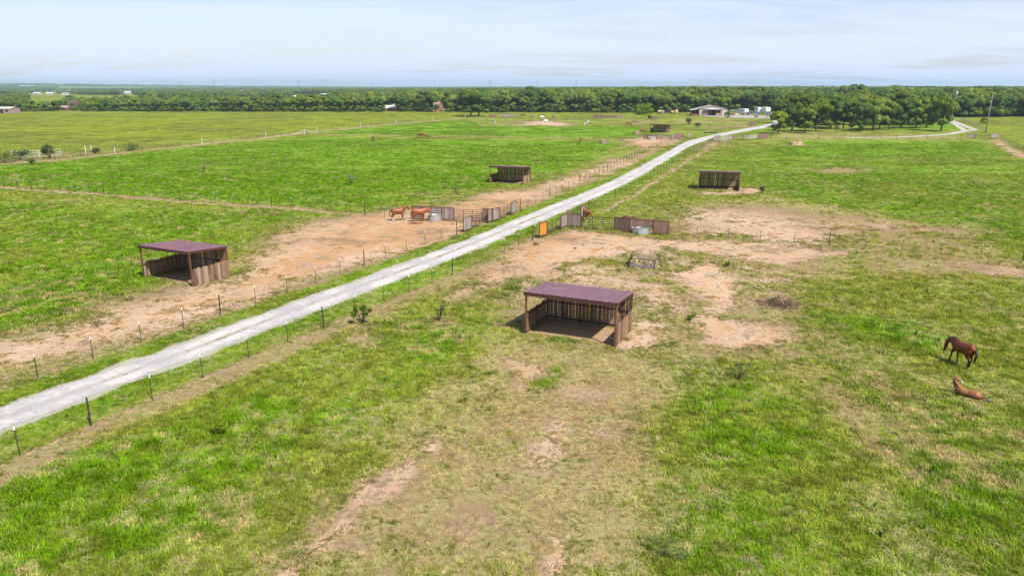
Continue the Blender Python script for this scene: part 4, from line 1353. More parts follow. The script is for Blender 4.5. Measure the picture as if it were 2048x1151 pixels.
# chestnut standing, head level
NKB = [(.48, 0, 1.20), (.66, 0, 1.34), (.88, 0, 1.50), (1.06, 0, 1.60)]; MZB = (1.34, 0, 1.22)
me = paint(horse_mesh('chestnut_body', NKB, MZB, [(.02, 0, .02), (.10, 0, .02), (-.06, 0, 0), (.06, 0, 0)]), coat(CH, (.16, .05, .02), None, .5, [(-1.2, -.3, -.5, .5, .36), (.2, .9, 0.02, .5, .22)], (.10, .05, .04), MZB))
place_horse(me, 'horse', 'chestnut horse with white hind socks standing broadside at the far left of the trough', (806.5, 440.6), (787, 441.8), NKB, 'chestnut_hair', 1.02)
# chestnut drinking
NKC = [(.48, 0, 1.18), (.70, 0, 1.26), (.94, 0, 1.24), (1.14, 0, 1.16)]; MZC = (1.40, 0, .80)
me = paint(horse_mesh('chestnut_body', NKC, MZC, [(.04, 0, .02), (-.06, 0, .02), (.08, 0, 0), (-.06, 0, 0)]), coat((.27, .082, .024), (.15, .046, .017), None, .5, None, (.06, .035, .03), MZC))
place_horse(me, 'horse', 'orange-chestnut horse with dark tail stretching its head over the left water trough', (850, 442.4), (829.5, 443.6), NKC, 'chestnut_hair', 1.06)
# chestnut behind the right gate
NKD = [(.48, 0, 1.16), (.72, .06, 1.20), (.94, .16, 1.12), (1.06, .26, 1.00)]; MZD = (1.16, .42, .58)
me = paint(horse_mesh('chestnut_body', NKD, MZD, [(.10, .02, .02), (-.02, 0, .02), (-.05, 0, 0), (.08, 0, 0)]), coat((.33, .10, .028), (.12, .04, .018), None, .5, [(.2, .9, -.5, 0.0, .45)], (.30, .22, .18), MZD))
place_horse(me, 'horse', 'chestnut horse facing the camera behind the long pipe gate of the right pen', (1177.5, 446), (1167, 440.5), NKD, 'chestnut_hair', 1.0)
# dark horse behind the boards, drinking
NKE = [(.48, 0, 1.16), (.72, -.08, 1.16), (.92, -.25, 1.02), (1.02, -.42, .92)]; MZE = (1.10, -.78, .62)
me = paint(horse_mesh('brown_body', NKE, MZE, [(.06, 0, .02), (-.06, 0, .02), (.0, 0, 0), (.06, 0, 0)]), coat((.10, .045, .025), None, BLK, .5, None, (.03, .02, .02), MZE))
place_horse(me, 'horse', 'dark brown horse mostly hidden behind the boards, drinking at the right trough', (1268.5, 461.8), (1248, 459.6), NKE, 'black_hair', 1.08)
# grazing horses far off
NKG = [(.48, 0, 1.14), (.74, 0, 1.02), (.98, 0, .78), (1.12, 0, .56)]; MZG = (1.22, 0, .10)
gz = horse_mesh('grazing_body', NKG, MZG, [(.20, 0, .03), (-.10, 0, .02), (-.05, 0, 0), (.12, 0, 0)])
coats = {'chestnut': coat(CH, (.16, .05, .02)), 'brown': coat((.14, .05, .025), None, BLK, .5), 'white': coat((.70, .69, .67), (.45, .43, .41)), 'pinto': coat((.035, .03, .03), None, None, .5, None, None, None, (4, .50, (.72, .71, .70)))}
gm_ = {k: paint(gz.copy(), f) for k, f in coats.items()}
for q, ang, kd, sc, lb in [
    ((747, 283.5), -75, 'chestnut', 1.05, 'chestnut grazing alone in the left pasture, facing the camera'),
    ((842.5, 275.5), 170, 'chestnut', 1.0, 'chestnut grazing beside a small dark foal on the pale fence strip'),
    ((853, 276.3), 20, 'brown', 0.66, 'small dark foal beside the chestnut on the pale fence strip'),
    ((987.5, 247.4), -60, 'pinto', 1.1, 'black and white horse grazing right of the lone big oak'),
    ((1161, 286), -95, 'chestnut', 1.05, 'chestnut grazing left of the distant hay feeder'),
    ((1257, 251.8), 5, 'chestnut', 1.1, 'chestnut grazing broadside in the far paddock above the hay feeder'),
    ((1286.5, 267.8), 185, 'chestnut', 1.1, 'chestnut at the hay feeder beside the farthest shed'),
    ((1091.5, 247), 175, 'white', 1.1, 'white horse grazing left of a pale bare patch'),
    ((1175, 250.5), 195, 'pinto', 1.1, 'white-backed horse grazing alone in the middle of the far paddock'),
    ((1083.5, 238.6), 10, 'white', 1.1, 'farthest white horse in front of a small board panel'),
    ((1046, 233), 10, 'brown', 1.1, 'tiny brown horse at the tree line by the long pale board panel'),
]:
    p = G(*q); v = Vector((math.cos(R(ang)), math.sin(R(ang)), 0)) * .5
    place_horse(gm_[kd], 'horse', lb, p + v, p - v, NKG, {'chestnut': 'chestnut_hair', 'brown': 'black_hair', 'white': 'flax_hair', 'pinto': 'black_hair'}[kd], sc, 'horses grazing far off')

# foals lying down
mb = MB()
loft(mb, [((-.50, 0, .20), .12, .14), ((-.38, 0, .25), .195, .22), ((-.24, 0, .25), .20, .22), ((-.04, 0, .21), .165, .185), ((.14, 0, .23), .19, .21), ((.30, 0, .26), .165, .225), ((.42, 0, .25), .11, .16)])
loft(mb, [((.32, 0, .32), .085, .17), ((.46, .02, .50), .068, .125), ((.54, .02, .68), .055, .10), ((.56, .0, .80), .052, .075)])
loft(mb, [((.56, 0, .82), .060, .075), ((.47, -.02, .82), .058, .088), ((.34, -.05, .75), .042, .055), ((.25, -.07, .69), .040, .046)])
for s_ in (-.03, .04):
    mb.tube([(.56 + s_, .02, .86), (.565 + s_ * 1.6, .03, .95), (.565 + s_ * 1.8, .03, 1.0)], [.028, .024, .006], 6)
loft(mb, [((.26, -.12, .16), .07, .09), ((.36, -.34, .08), .045, .05), ((.16, -.46, .07), .032, .034), ((.10, -.48, .06), .036, .038)], 8)
loft(mb, [((.20, -.10, .12), .07, .08), ((.22, -.36, .06), .042, .046), ((.02, -.52, .06), .03, .032)], 8)
loft(mb, [((-.36, -.08, .20), .12, .15), ((-.46, -.30, .10), .06, .07), ((-.74, -.26, .07), .036, .04), ((-.92, -.20, .06), .038, .04)], 8)
loft(mb, [((-.40, .02, .14), .10, .12), ((-.60, -.14, .08), .05, .055), ((-.82, -.06, .06), .034, .036), ((-.96, -.02, .055), .036, .038)], 8)
fm = remesh(mb, 0.02, 'foal_body')


def foal_coat(co):
    c = np.tile(np.array((.285, .112, .046), np.float32), (len(co), 1))
    c[(co[:, 0] < -.72) & (co[:, 1] < -.12) & (co[:, 0] > -.86)] = (.66, .62, .58)
    c[(co[:, 1] < -.44)] = (.62, .58, .55)
    c[(co[:, 0] < .31) & (co[:, 2] > .58)] = (.55, .47, .43)
    c[co[:, 2] < .16] *= .55  # low parts darkened in the coat colour, as shade beneath the body
    return c


paint(fm, foal_coat)
a, b = G(1912, 787), G(1954, 799)
t = thing('foal', 'chestnut foal lying on the grass with head turned back, below the bay horse', 'foal', (a + b) / 2, math.atan2((a - b).y, (a - b).x))
t.scale = (1.15, 1.12, .95)
ob('body', fm, t)
MB().tube([(-.56, .03, .26), (-.68, .08, .14), (-.80, .12, .05)], [.03, .04, .012], 7).obj('tail', 'chestnut_hair', t, True)
MB().tube([(.30, .05, .46), (.42, .10, .62), (.53, .08, .80), (.56, .04, .90)], [.02, .03, .03, .012], 6, True, .6).obj('mane', 'chestnut_hair', t, True)
mb = MB()
loft(mb, [((-.46, 0, .14), .16, .11), ((-.25, 0, .17), .21, .15), ((.05, 0, .17), .21, .15), ((.32, 0, .15), .18, .12)])
loft(mb, [((.32, .03, .13), .13, .10), ((.55, .10, .10), .09, .075), ((.66, .12, .10), .075, .07)])
loft(mb, [((.66, .12, .10), .075, .07), ((.80, .06, .09), .07, .06), ((.95, -.02, .075), .045, .045)])
for x, y in ((.24, -.16), (.16, -.12)):
    loft(mb, [((x, y, .12), .06, .07), ((x + .08, y - .25, .07), .04, .04), ((x - .08, y - .46, .05), .03, .03)], 8)
for x, y in ((-.36, -.12), (-.40, -.06)):
    loft(mb, [((x, y, .12), .09, .09), ((x - .12, y - .24, .07), .05, .05), ((x - .32, y - .44, .05), .032, .032)], 8)
fm2 = paint(remesh(mb, 0.02, 'foal_body'), coat((.30, .11, .05), (.30, .11, .05), None, .5, None, None, None, (9, .56, (.66, .60, .56))))
a, b = G(841, 447), G(820, 447.6)
t = thing('foal', 'pale-patched foal lying flat on bare soil in front of the drinking chestnut', 'foal', (a + b) / 2, math.atan2((a - b).y, (a - b).x))
ob('body', fm2, t)
MB().tube([(-.58, .02, .14), (-.74, .05, .08), (-.86, .08, .03)], [.03, .04, .012], 7).obj('tail', 'chestnut_hair', t, True)


# ------------------------------------------------------------------ barn, house, small buildings
def gable(t, w, d, eave, ridge, wallmat, roofmat, over=0.4, axis='x', wallname='wall', ox=0.0, oy=0.0):
    """front faces -y, width w along x; ridge runs along y ('y') or x ('x')"""
    if axis == 'y':
        poly = [(ox - w / 2, 0), (ox + w / 2, 0), (ox + w / 2, eave), (ox, ridge), (ox - w / 2, eave)]
        MB().prism(poly, oy, oy + d).obj(wallname, wallmat, t, False, True)
        for s_ in (-1, 1):
            k = (ridge - eave) / (w / 2)
            p = [(ox + s_ * (w / 2 + over), eave - k * over + .03), (ox, ridge + .03), (ox, ridge + .15), (ox + s_ * (w / 2 + over), eave - k * over + .15)]
            MB().prism(p, oy - over, oy + d + over).obj('roof', roofmat, t, False, True)
    else:
        poly = [(oy, 0), (oy + d, 0), (oy + d, eave), (oy + d / 2, ridge), (oy, eave)]
        m_ = MB().prism(poly, 0, w); m_.v = [(ox - w / 2 + y, x, z) for x, y, z in m_.v]; m_.obj(wallname, wallmat, t, False, True)
        for s_ in (0, 1):
            k = (ridge - eave) / (d / 2); ye = oy - over if s_ == 0 else oy + d + over
            p = [(ye, eave - k * over + .03), (oy + d / 2, ridge + .03), (oy + d / 2, ridge + .15), (ye, eave - k * over + .15)]
            m_ = MB().prism(p, -over, w + over); m_.v = [(ox - w / 2 + y, x, z) for x, y, z in m_.v]; m_.obj('roof', roofmat, t, False, True)


p = G(1426, 231.3)
t = thing('barn', 'tan metal barn with a pinkish roof and open reddish front, before the trees', 'barn', p, R(-6))
gable(t, 14.6, 13.0, 3.7, 5.1, 'tan_metal', 'barn_roof', 0.5, 'y')
MB().box((-5.3, -0.10, 0), (4.6, -0.03, 3.3)).obj('front_wall', 'red_metal', t)
MB().box((-2.6, -0.16, 0), (1.3, -0.105, 2.9)).obj('doorway', 'dark_gap', t)
MB().box((1.45, -0.24, 0.25), (3.4, -0.17, 1.35)).obj('stall_front', 'timber', t)
MB().box((1.45, -0.24, 1.75), (3.4, -0.17, 2.6)).obj('window', 'dark_gap', t)
for x in (-5.2, -3.9):
    MB().box((x, -0.22, 0.2), (x + 1.1, -0.15, 2.9)).obj('sliding_door', 'shingle', t)
MB().box((3.55, -0.22, 0.2), (4.5, -0.15, 2.9)).obj('sliding_door', 'shingle', t)
MB().box((-5.4, -1.6, 3.32), (4.7, -0.10, 3.44)).obj('awning', 'white_paint', t)
for x in (-5.2, -1.9, 1.4, 4.5):
    MB().box((x - .06, -1.55, 0), (x + .06, -1.43, 3.31)).obj('awning_post', 'red_metal', t)
MB().box((-11.4, 0.6, 0.0), (-7.35, 8.6, 0.9)).obj('lean_to_wall', 'red_metal', t)
MB().prism([(-11.8, 2.75), (-7.36, 3.55), (-7.36, 3.67), (-11.8, 2.87)], 0.1, 9.0).obj('lean_to_roof', 'tan_metal', t, False, True)
for x in (-11.3, -9.4):
    MB().box((x - .07, 0.45, 0), (x + .07, 0.59, 2.82)).obj('lean_to_post', 'red_metal', t)
MB().box((-11.2, 3.5, 0.9), (-7.4, 3.6, 2.7)).obj('stall_shade', 'dark_gap', t)  # dark sheet painted in place of the shade under the lean-to

p = G(880, 222.6)
put_later = [((855, 223.8), 7.2), ((901, 224.0), 7.0)]
t = thing('house', 'house with steep brownish shingle roof and orange gable among the trees', 'house', p, R(60))
t.scale = (.82, .82, .86)
gable(t, 8.5, 9.5, 2.6, 8.3, 'cedar', 'shingle', 0.5, 'y')
gable(t, 7.0, 6.5, 2.6, 5.4, 'cedar', 'shingle', 0.4, 'x', 'wing_wall', ox=-7.4, oy=2.0)
for x in (-1.6, 1.6):
    MB().box((x - .6, -0.06, 0.9), (x + .6, -0.01, 2.2)).obj('window', 'glass', t)
MB().box((-.5, -0.06, 3.6), (.5, -0.01, 4.8)).obj('window', 'glass', t)


def little(px, base, w, d, eave, ridge, wall, roof, label, cat='shed', rz=0, axis='x', name='farm_shed', group=None, win=True):
    p = G(px, base); p.z = float(terrain(p.x, p.y))
    t = thing(name, label, cat, p, R(rz), group)
    gable(t, w, d, eave, ridge, wall, roof, 0.35, axis)
    if win:
        for x in (-w * .28, w * .28):
            MB().box((x - w * .07, -0.06, eave * .35), (x + w * .07, -0.01, eave * .8)).obj('window', 'glass', t)
        MB().box((-w * .07, -0.07, 0), (w * .07, -0.015, eave * .75)).obj('door', 'dark_gap', t)
    return t


little(130.5, 221.5, 4.6, 3.4, 2.0, 3.0, 'red_metal', 'shingle', 'small dark red shed beside the bare grey tree', rz=20)
little(4, 227, 12, 7, 2.7, 3.6, 'shingle', 'tan_metal', 'pale low building at the left edge of the picture', 'building', -8, name='farm_building')
little(780, 222.5, 6.0, 4.0, 2.2, 3.4, 'red_metal', 'white_paint', 'small reddish shed with a pale roof in the tree line left of the house', rz=10)
little(791, 221.8, 4.0, 4.0, 3.0, 4.2, 'cedar', 'shingle', 'narrow brown shed right of the pale-roofed shed in the tree line', rz=-10)
FARH = 'white houses far off'
for px, by, w, lb, roof in [(72, 189, 15, 'far white house left of two more on the tan hillside', 'white_paint'), (99, 189, 13, 'middle one of three far white houses on the tan hillside', 'white_paint'), (130, 189.6, 13, 'rightmost of three far white houses on the tan hillside', 'barn_roof'),
                            (252, 187.5, 16, 'large far white house among trees, a quarter across', 'white_paint'), (263, 187, 9, 'small wing house right of the large far white house', 'white_paint'), (585, 199, 8, 'low white building showing in the trees left of the big white pair', 'white_paint'), (624, 197.5, 11, 'white house in the trees, left of a bigger one', 'white_paint'), (648, 193.5, 18, 'biggest white house in the mid-distance woods', 'white_paint'),
                            (610, 181.5, 14, 'tiny white house near the skyline above the white pair', 'white_paint'), (484, 183.4, 20, 'far house with an orange roof among the trees', 'orange_roof'), (1081, 182, 18, 'pale house on the wooded ridge, left', 'white_paint'), (1110, 180.5, 18, 'pale house on the wooded ridge, middle', 'white_paint'), (1188, 181.5, 26, 'tan long house on the wooded ridge, right', 'timber'), (1300, 180.3, 16, 'far orange-roofed house on the ridge above the forest', 'orange_roof'), (46, 178.6, 90, 'long pale building on the far left ridge', 'white_paint'), (995, 185.4, 18, 'white house beside the far yellow field', 'white_paint')]:
    little(px, by, w * .85, w * .5, 2.8, 4.4, 'tan_metal' if rnd.random() < .4 else 'white_paint', roof, lb, 'house', rnd.uniform(-20, 20), name='house', group=FARH, win=w < 40)


# ------------------------------------------------------------------ vehicles by the barn
def wheels(t, spots, r_=0.38, w=0.24):
    for x, y in spots:
        wo = MB().tube([(x, y - w / 2, r_), (x, y + w / 2, r_)], r_, 14).obj('wheel', 'tyre', t)
        MB().tube([(x, y - w / 2 - .01, r_), (x, y + w / 2 + .01, r_)], r_ * .55, 10).obj('rim', 'silver_paint', wo)


def pickup(q, rz, mat, label, name='pickup_truck'):
    t = thing(name, label, 'truck', G(*q), R(rz), 'vehicles parked by the barn')
    side = [(-2.75, .55), (2.7, .55), (2.78, .95), (2.55, 1.18), (1.35, 1.25), (.75, 1.85), (-.75, 1.88), (-.95, 1.22), (-2.75, 1.22)]
    b = MB().prism(side, -.95, .95).obj('body', mat, t, False, True)
    for s_ in (-1, 1):
        MB().prism([(.98, 1.28), (.66, 1.75), (-.66, 1.78), (-.80, 1.28)], s_ * .955, s_ * .962).obj('side_window', 'glass', t, False, True)
    MB().add([(1.28, -.8, 1.33), (1.28, .8, 1.33), (.80, .72, 1.80), (.80, -.72, 1.80)], [(0, 1, 2, 3)]).obj('windscreen', 'glass', t).location = (.03, 0, .02)
    MB().box((-2.65, -.80, 1.225), (-1.05, .80, 1.24)).obj('bed', 'dark_gap', t)
    MB().box((2.72, -.85, .45), (2.85, .85, .68)).obj('bumper', 'silver_paint', t)
    for y in (-.75, .75):
        MB().box((2.70, y - .14, .82), (2.80, y + .14, .98)).obj('headlight', 'white_paint', t)
    wheels(t, [(x, y) for x in (-1.75, 1.75) for y in (-.86, .86)])
    return t


def trailer(q, rz, mat, label, ln=6.5, h=2.9, goose=True, w=2.3, name='livestock_trailer', cat='trailer'):
    t = thing(name, label, cat, G(*q), R(rz), 'vehicles parked by the barn')
    side = [(-ln / 2, .5), (ln / 2, .5), (ln / 2, 1.5), (ln / 2 + (1.9 if goose else .0), 1.5), (ln / 2 + (2.1 if goose else .15), 2.2), (ln / 2 + (1.5 if goose else -.25), h), (-ln / 2, h)]
    MB().prism(side, -w / 2, w / 2).obj('body', mat, t, False, True)
    for s_ in (-1, 1):
        for k in range(4):
            x = -ln / 2 + ln * (k + .5) / 4
            MB().box((x - .45, s_ * (w / 2) - (0.0 if s_ > 0 else .03), h - 1.1), (x + .45, s_ * (w / 2) + (.03 if s_ > 0 else 0.0), h - .65)).obj('window', 'glass', t)
    MB().box((-ln / 2 - .04, -w * .35, .6), (-ln / 2 - .005, w * .35, h - .3)).obj('rear_door', 'silver_paint', t)
    wheels(t, [(x, y) for x in (-.9, .0) for y in (-w / 2 + .1, w / 2 - .1)], .36)
    MB().tube([(ln / 2 + (1.2 if goose else 0.0), 0, 1.5 if goose else .55), (ln / 2 + 1.25, 0, .5)], .06, 6).obj('hitch', 'dark_steel', t)
    return t


pickup((1512, 230.6), -112, 'blue_paint', 'blue pickup parked before the white enclosed trailer')
pickup((1541, 232.6), -70, 'silver_paint', 'silver pickup at the right end of the yard, beside the oaks')
pickup((1499, 229.4), -100, 'black_paint', 'dark pickup between the two white trailers')
trailer((1483.5, 229.6), -75, 'white_paint', 'white gooseneck trailer right of the barn, leftmost of the white ones', 5.5, 3.3)
trailer((1515.5, 227.6), -88, 'white_paint', 'tall white enclosed trailer behind the blue pickup', 6.0, 3.7, False)
trailer((1530, 228.4), -92, 'white_paint', 'white motorhome-like trailer with dark front window, right of the enclosed trailer', 6.5, 3.9, True, 2.5, 'motorhome', 'motorhome')
trailer((1466, 228.6), 5, 'green_paint', 'grey-green stock trailer just right of the barn', 5.0, 2.5, False)
p = G(1461, 231.2)
t = thing('tractor', 'small red tractor beside the little yard tree', 'tractor', p, R(15), 'vehicles parked by the barn')
MB().prism([(-.7, .6), (1.6, .6), (1.6, 1.25), (.3, 1.3), (.1, 1.1), (-.7, 1.2)], -.35, .35).obj('bonnet', 'red_paint', t, False, True)
MB().box((-.75, -.28, 1.21), (-.35, .28, 1.42)).obj('seat', 'black_paint', t)
for s_ in (-1, 1):
    MB().bar((-.9, s_ * .4, .9), (-.9, s_ * .4, 2.2), .06).obj('roll_bar', 'black_paint', t)
wheels(t, [(-.5, -.6), (-.5, .6)], .68, .35); wheels(t, [(1.2, -.55), (1.2, .55)], .38, .25)
o = MB().prism([(-1.5, 0), (1.5, 0), (1.1, .7), (.2, 1.1), (-.7, .8)], -1, 1).obj('lumber_pile', 'timber', None, False, True); o.location = G(1474, 230.6); tag(o, 'tan heap of lumber between tractor and white gooseneck trailer', 'lumber')
o = MB().prism([(-1.6, 0), (1.6, 0), (1.3, .9), (-1.0, 1.0)], -1, 1).obj('lumber_pile', 'cedar', None, False, True); o.location = G(1492, 229.2); tag(o, 'orange-brown heap of lumber right of the white gooseneck trailer', 'lumber')
pickup((902, 222), 15, 'red_paint', 'red vehicle parked right of the house in the trees', 'parked_car')
pickup((896, 222.3), 160, 'white_paint', 'white vehicle parked between the house and the red one', 'parked_car')
pickup((1333, 226.3), 30, 'black_paint', 'dark vehicle under the trees between the round bales', 'parked_car')
o = MB().tube([(-2.3, -1.0, .22), (2.3, 1.0, .22)], .22, 10).obj('log', 'bark'); o.location = G(1421, 266); tag(o, 'dark log lying beside the upper drive', 'log')

# utility pole and other tall thin things
p = G(1971, 265.5)
t = thing('utility_pole', 'leaning grey wooden utility pole near the right edge', 'pole', p)
MB().tube([(0, 0, 0), (.10, 0, 6), (.22, 0, 12.1)], [.17, .14, .10], 10).obj('pole', 'pole_wood', t, True)
MB().tube([(.10, -.2, 11.3), (.32, .2, 11.5)], .06, 6).obj('insulator_bracket', 'dark_steel', t)
p = G(1903, 241)
t = thing('transformer_pole', 'pole top with white transformer sticking out of the oak crowns', 'pole', p)
MB().tube([(0, 0, 0), (0, 0, 14.2)], [.16, .11], 8).obj('pole', 'pole_wood', t)
MB().tube([(.45, 0, 11.9), (.45, 0, 13.0)], .42, 10).obj('transformer', 'white_paint', t)
MB().bar((-.3, 0, 13.9), (1.6, 0, 14.1), .12).obj('cross_arm', 'pole_wood', t)
for i, (px, D_, hh) in enumerate([(445, 4600, 56), (609, 4700, 54), (750, 5200, 62), (874, 5200, 60), (981, 4700, 54), (1072, 4800, 58), (1149, 4700, 54)]):
    x = (px - 1024) / F_PX * D_ * .99; z0 = float(terrain(x, D_))
    t = thing('transmission_tower', f'faint lattice power tower on the skyline, {["leftmost", "second", "third", "fourth", "fifth", "sixth", "last"][i]} from the left', 'tower', (x, D_, z0), rnd.uniform(-.6, .6), 'power towers on the skyline')
    for sx in (-1, 1):
        for sy in (-1, 1):
            MB().bar((sx * 4, sy * 4, 0), (sx * .6, sy * .6, hh), .5).obj('leg', 'wire_metal', t)
    for k in range(5):
        f0, f1 = k / 5, (k + 1) / 5
        w0, w1 = 4 - 3.4 * f0, 4 - 3.4 * f1
        MB().bar((-w0, -w0, hh * f0), (w1, -w1, hh * f1), .3).obj('lattice', 'wire_metal', t)
    for z in (.72, .84, .96):
        MB().bar((-8, 0, hh * z), (8, 0, hh * z), .6).obj('cross_arm', 'wire_metal', t)


# ------------------------------------------------------------------ trees
def leaf_cloud(centres, n_per, size, seed, up=0.35, flat=1.0):
    """irregular leaf-clump quads around the lobes; returns verts, quads, value"""
    r = np.random.default_rng(seed)
    V, Q, A = [], [], []
    for (c, rad) in centres:
        n = max(6, int(n_per * (np.prod(rad) ** (2 / 3)) / 2.2))
        d = r.normal(size=(n, 3)); d[:, 2] += up; d /= np.linalg.norm(d, axis=1)[:, None]
        rr = r.uniform(.88, 1.10, n)[:, None]
        p = np.array(c) + d * np.array(rad) * rr
        nrm = d + r.normal(size=(n, 3)) * .38; nrm /= np.linalg.norm(nrm, axis=1)[:, None]
        tmp = r.normal(size=(n, 3)); u = np.cross(nrm, tmp); u /= np.linalg.norm(u, axis=1)[:, None]; v = np.cross(nrm, u)
        s = r.uniform(.6, 1.35, n)[:, None] * size
        o = sum(len(x) for x in V)
        k = r.uniform(.55, 1.2, (4, n, 1))
        q = np.stack([p + u * s * k[0], p + v * s * k[1] * .8 + nrm * s * .2, p - u * s * k[2], p - v * s * k[3] * .8 - nrm * s * .15], 1)
        V.append(q.reshape(-1, 3)); Q.append(np.arange(4 * n).reshape(n, 4) + o)
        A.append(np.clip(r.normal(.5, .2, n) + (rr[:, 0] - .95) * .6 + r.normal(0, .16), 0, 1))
    return np.concatenate(V), np.concatenate(Q), np.concatenate(A)


def cloud_mesh(name, centres, n_per, size, seed, mat, up=0.35, core=0.0):
    V, Q, A = leaf_cloud(centres, n_per, size, seed, up)
    if core:
        r = np.random.default_rng(seed + 5)
        nu, nv = 11, 8
        for c, rad in centres:
            th = np.linspace(0, 2 * np.pi, nu, endpoint=False); ph = np.linspace(.12, np.pi - .12, nv)
            T_, F_ = np.meshgrid(th, ph)
            d = np.stack([np.sin(F_) * np.cos(T_ + F_), np.sin(F_) * np.sin(T_ + F_), np.cos(F_)], -1).reshape(-1, 3)
            p = np.array(c) + d * np.array(rad) * core * r.uniform(.84, 1.12, (len(d), 1))
            ii = np.arange(nu * nv).reshape(nv, nu); jj = np.roll(ii, -1, 1)
            q = np.stack([ii[:-1], ii[1:], jj[1:], jj[:-1]], -1).reshape(-1, 4) + len(V)
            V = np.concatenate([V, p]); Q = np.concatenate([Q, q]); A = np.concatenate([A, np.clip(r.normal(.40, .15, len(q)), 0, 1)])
    me = mesh_np(name, V, Q, mat, True)
    at = me.attributes.new('leafv', 'FLOAT', 'FACE'); at.data.foreach_set('value', A.astype(np.float32))
    return me


def make_tree(seed, H=11.0, Rr=4.4, low=2.0, mat='oak_leaves', n_per=105, size=.36, lobes=15, name='oak_tree', trunk='bark', tr=.26, trunks=1, core=.90):
    r = random.Random(seed)
    t = thing(name, 'tree', 'tree')
    mb = MB(); cs = []
    ends = []
    for i in range(lobes):
        a = 2 * math.pi * (i * .618 + r.uniform(-.06, .06)); k = math.sqrt((i + .5) / lobes) * Rr * .78
        zt = low + (H - low) * (.50 + .36 * (1 - (k / Rr) ** 2) + r.uniform(-.16, .10))
        rad = Rr * r.uniform(.20, .44)
        c = (k * math.cos(a), k * math.sin(a), min(zt, H - rad * .75)); cs.append((c, (rad, rad, rad * r.uniform(.65, .85)))); ends.append(c)
    for i in range(int(lobes * .55)):
        a = r.uniform(0, 2 * math.pi); k = Rr * r.uniform(.45, .88); rad = Rr * r.uniform(.22, .34)
        cs.append(((k * math.cos(a), k * math.sin(a), low + rad * .5 + r.uniform(0, .25) * (H - low)), (rad, rad, rad * .7)))
    for q in range(trunks):
        ox, oy = (0, 0) if q == 0 else (r.uniform(-1.2, 1.2), r.uniform(-.9, .9))
        lean = (r.uniform(-.6, .6), r.uniform(-.5, .5))
        fork = Vector((ox + lean[0] * .6, oy + lean[1] * .6, low + (H - low) * .22))
        mb.tube([(ox, oy, -.1), (ox + lean[0] * .15, oy + lean[1] * .15, .5), (ox + lean[0] * .35, oy + lean[1] * .35, low * .8), fork, (ox + lean[0], oy + lean[1], H * .72)], [tr * 1.35, tr, tr * .85, tr * .7, tr * .2], 8)
        for c in r.sample(ends, 5):
            e = Vector(c); m_ = fork.lerp(e, .5) + Vector((r.uniform(-.3, .3), r.uniform(-.3, .3), r.uniform(-.2, .5)))
            mb.tube([fork - Vector((0, 0, r.uniform(0, .6))), m_, e], [tr * .5, tr * .3, tr * .08], 6)
    mb.obj('trunk', trunk, t, True)
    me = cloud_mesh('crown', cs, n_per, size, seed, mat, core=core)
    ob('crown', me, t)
    return t


PROTO = [make_tree(900 + i, 11.0 + (i % 3) * .5, 4.3 + .25 * (i % 4), .7 + .15 * (i % 3), lobes=14 + i % 4, trunks=1) for i in range(7)]
GPROTO = [make_tree(100 + i, 11.0 + (i % 3) * .5, 4.2 + .25 * (i % 4), 1.3 + .3 * (i % 3), n_per=120, size=.34, core=.90, lobes=15 + i % 4, trunks=1 + (i % 3 == 1)) for i in range(6)]
BRIGHT = make_tree(300, 9.5, 4.0, 1.4, 'bright_leaves', 60, .46, 14)
used = set()


def put_tree(pos, h, label, group, rz=None, proto=None, wide=1.0):
    src = proto if proto is not None else rnd.choice(PROTO)
    s = h / 11.2
    sc = (s * wide, s * wide, s)
    rz = rnd.uniform(0, 6.28) if rz is None else rz
    pos = Vector(pos); pos.z = float(terrain(pos.x, pos.y))
    if src.name not in used:
        used.add(src.name); src.location = pos; src.rotation_euler = (0, 0, rz); src.scale = sc; src['label'] = label; src['group'] = group
        return src
    return copy_tree(src, pos, rz, sc, label, group)


TAKEN = []
GROVE = 'oaks of the grove beyond the right paddock'
for i, (q, h, lb) in enumerate([
    ((1556, 267), 8.4, 'leftmost small bright oak of the grove, beside the drive'), ((1583, 262.5), 9.6, 'oak second from the left in the front of the grove'), ((1609, 266), 8.0, 'short rounded oak in the front of the grove, third from left'), ((1632, 263), 11.2, 'oak with a dark trunk in the front of the grove, fourth from left'),
    ((1672, 258.5), 11.4, 'tall oak fifth from the left in the grove front'), ((1686, 257.5), 11.0, 'oak sixth from the left in the grove front'), ((1717, 262), 10.2, 'oak with a low crown in the middle of the grove front'), ((1744, 261.5), 10.8, 'oak with twin trunks in the middle of the grove front'),
    ((1758, 259.5), 11.0, 'oak right of the twin-trunk oak in the grove front'), ((1777, 259), 9.4, 'low spreading oak right of the grove middle'), ((1801, 256.5), 10.6, 'oak at the left of the shaded lawn in the grove'), ((1832, 256.5), 10.4, 'oak with slender trunks over the shaded lawn'), ((1852, 256), 10.6, 'oak second from the right in the grove front'), ((1881, 262), 12.0, 'large dark oak at the right end of the grove')]):
    put_tree(G(*q), h, lb, GROVE, proto=BRIGHT if i == 0 else GPROTO[i % 6]); TAKEN.append(G(*q))
pg = P2([(1560, 256), (1640, 256), (1790, 252), (1880, 250), (1895, 240), (1880, 234), (1570, 238), (1552, 246)])
n_ = 0; tries = 0
xs_ = [p[0] for p in pg]; ys_ = [p[1] for p in pg]
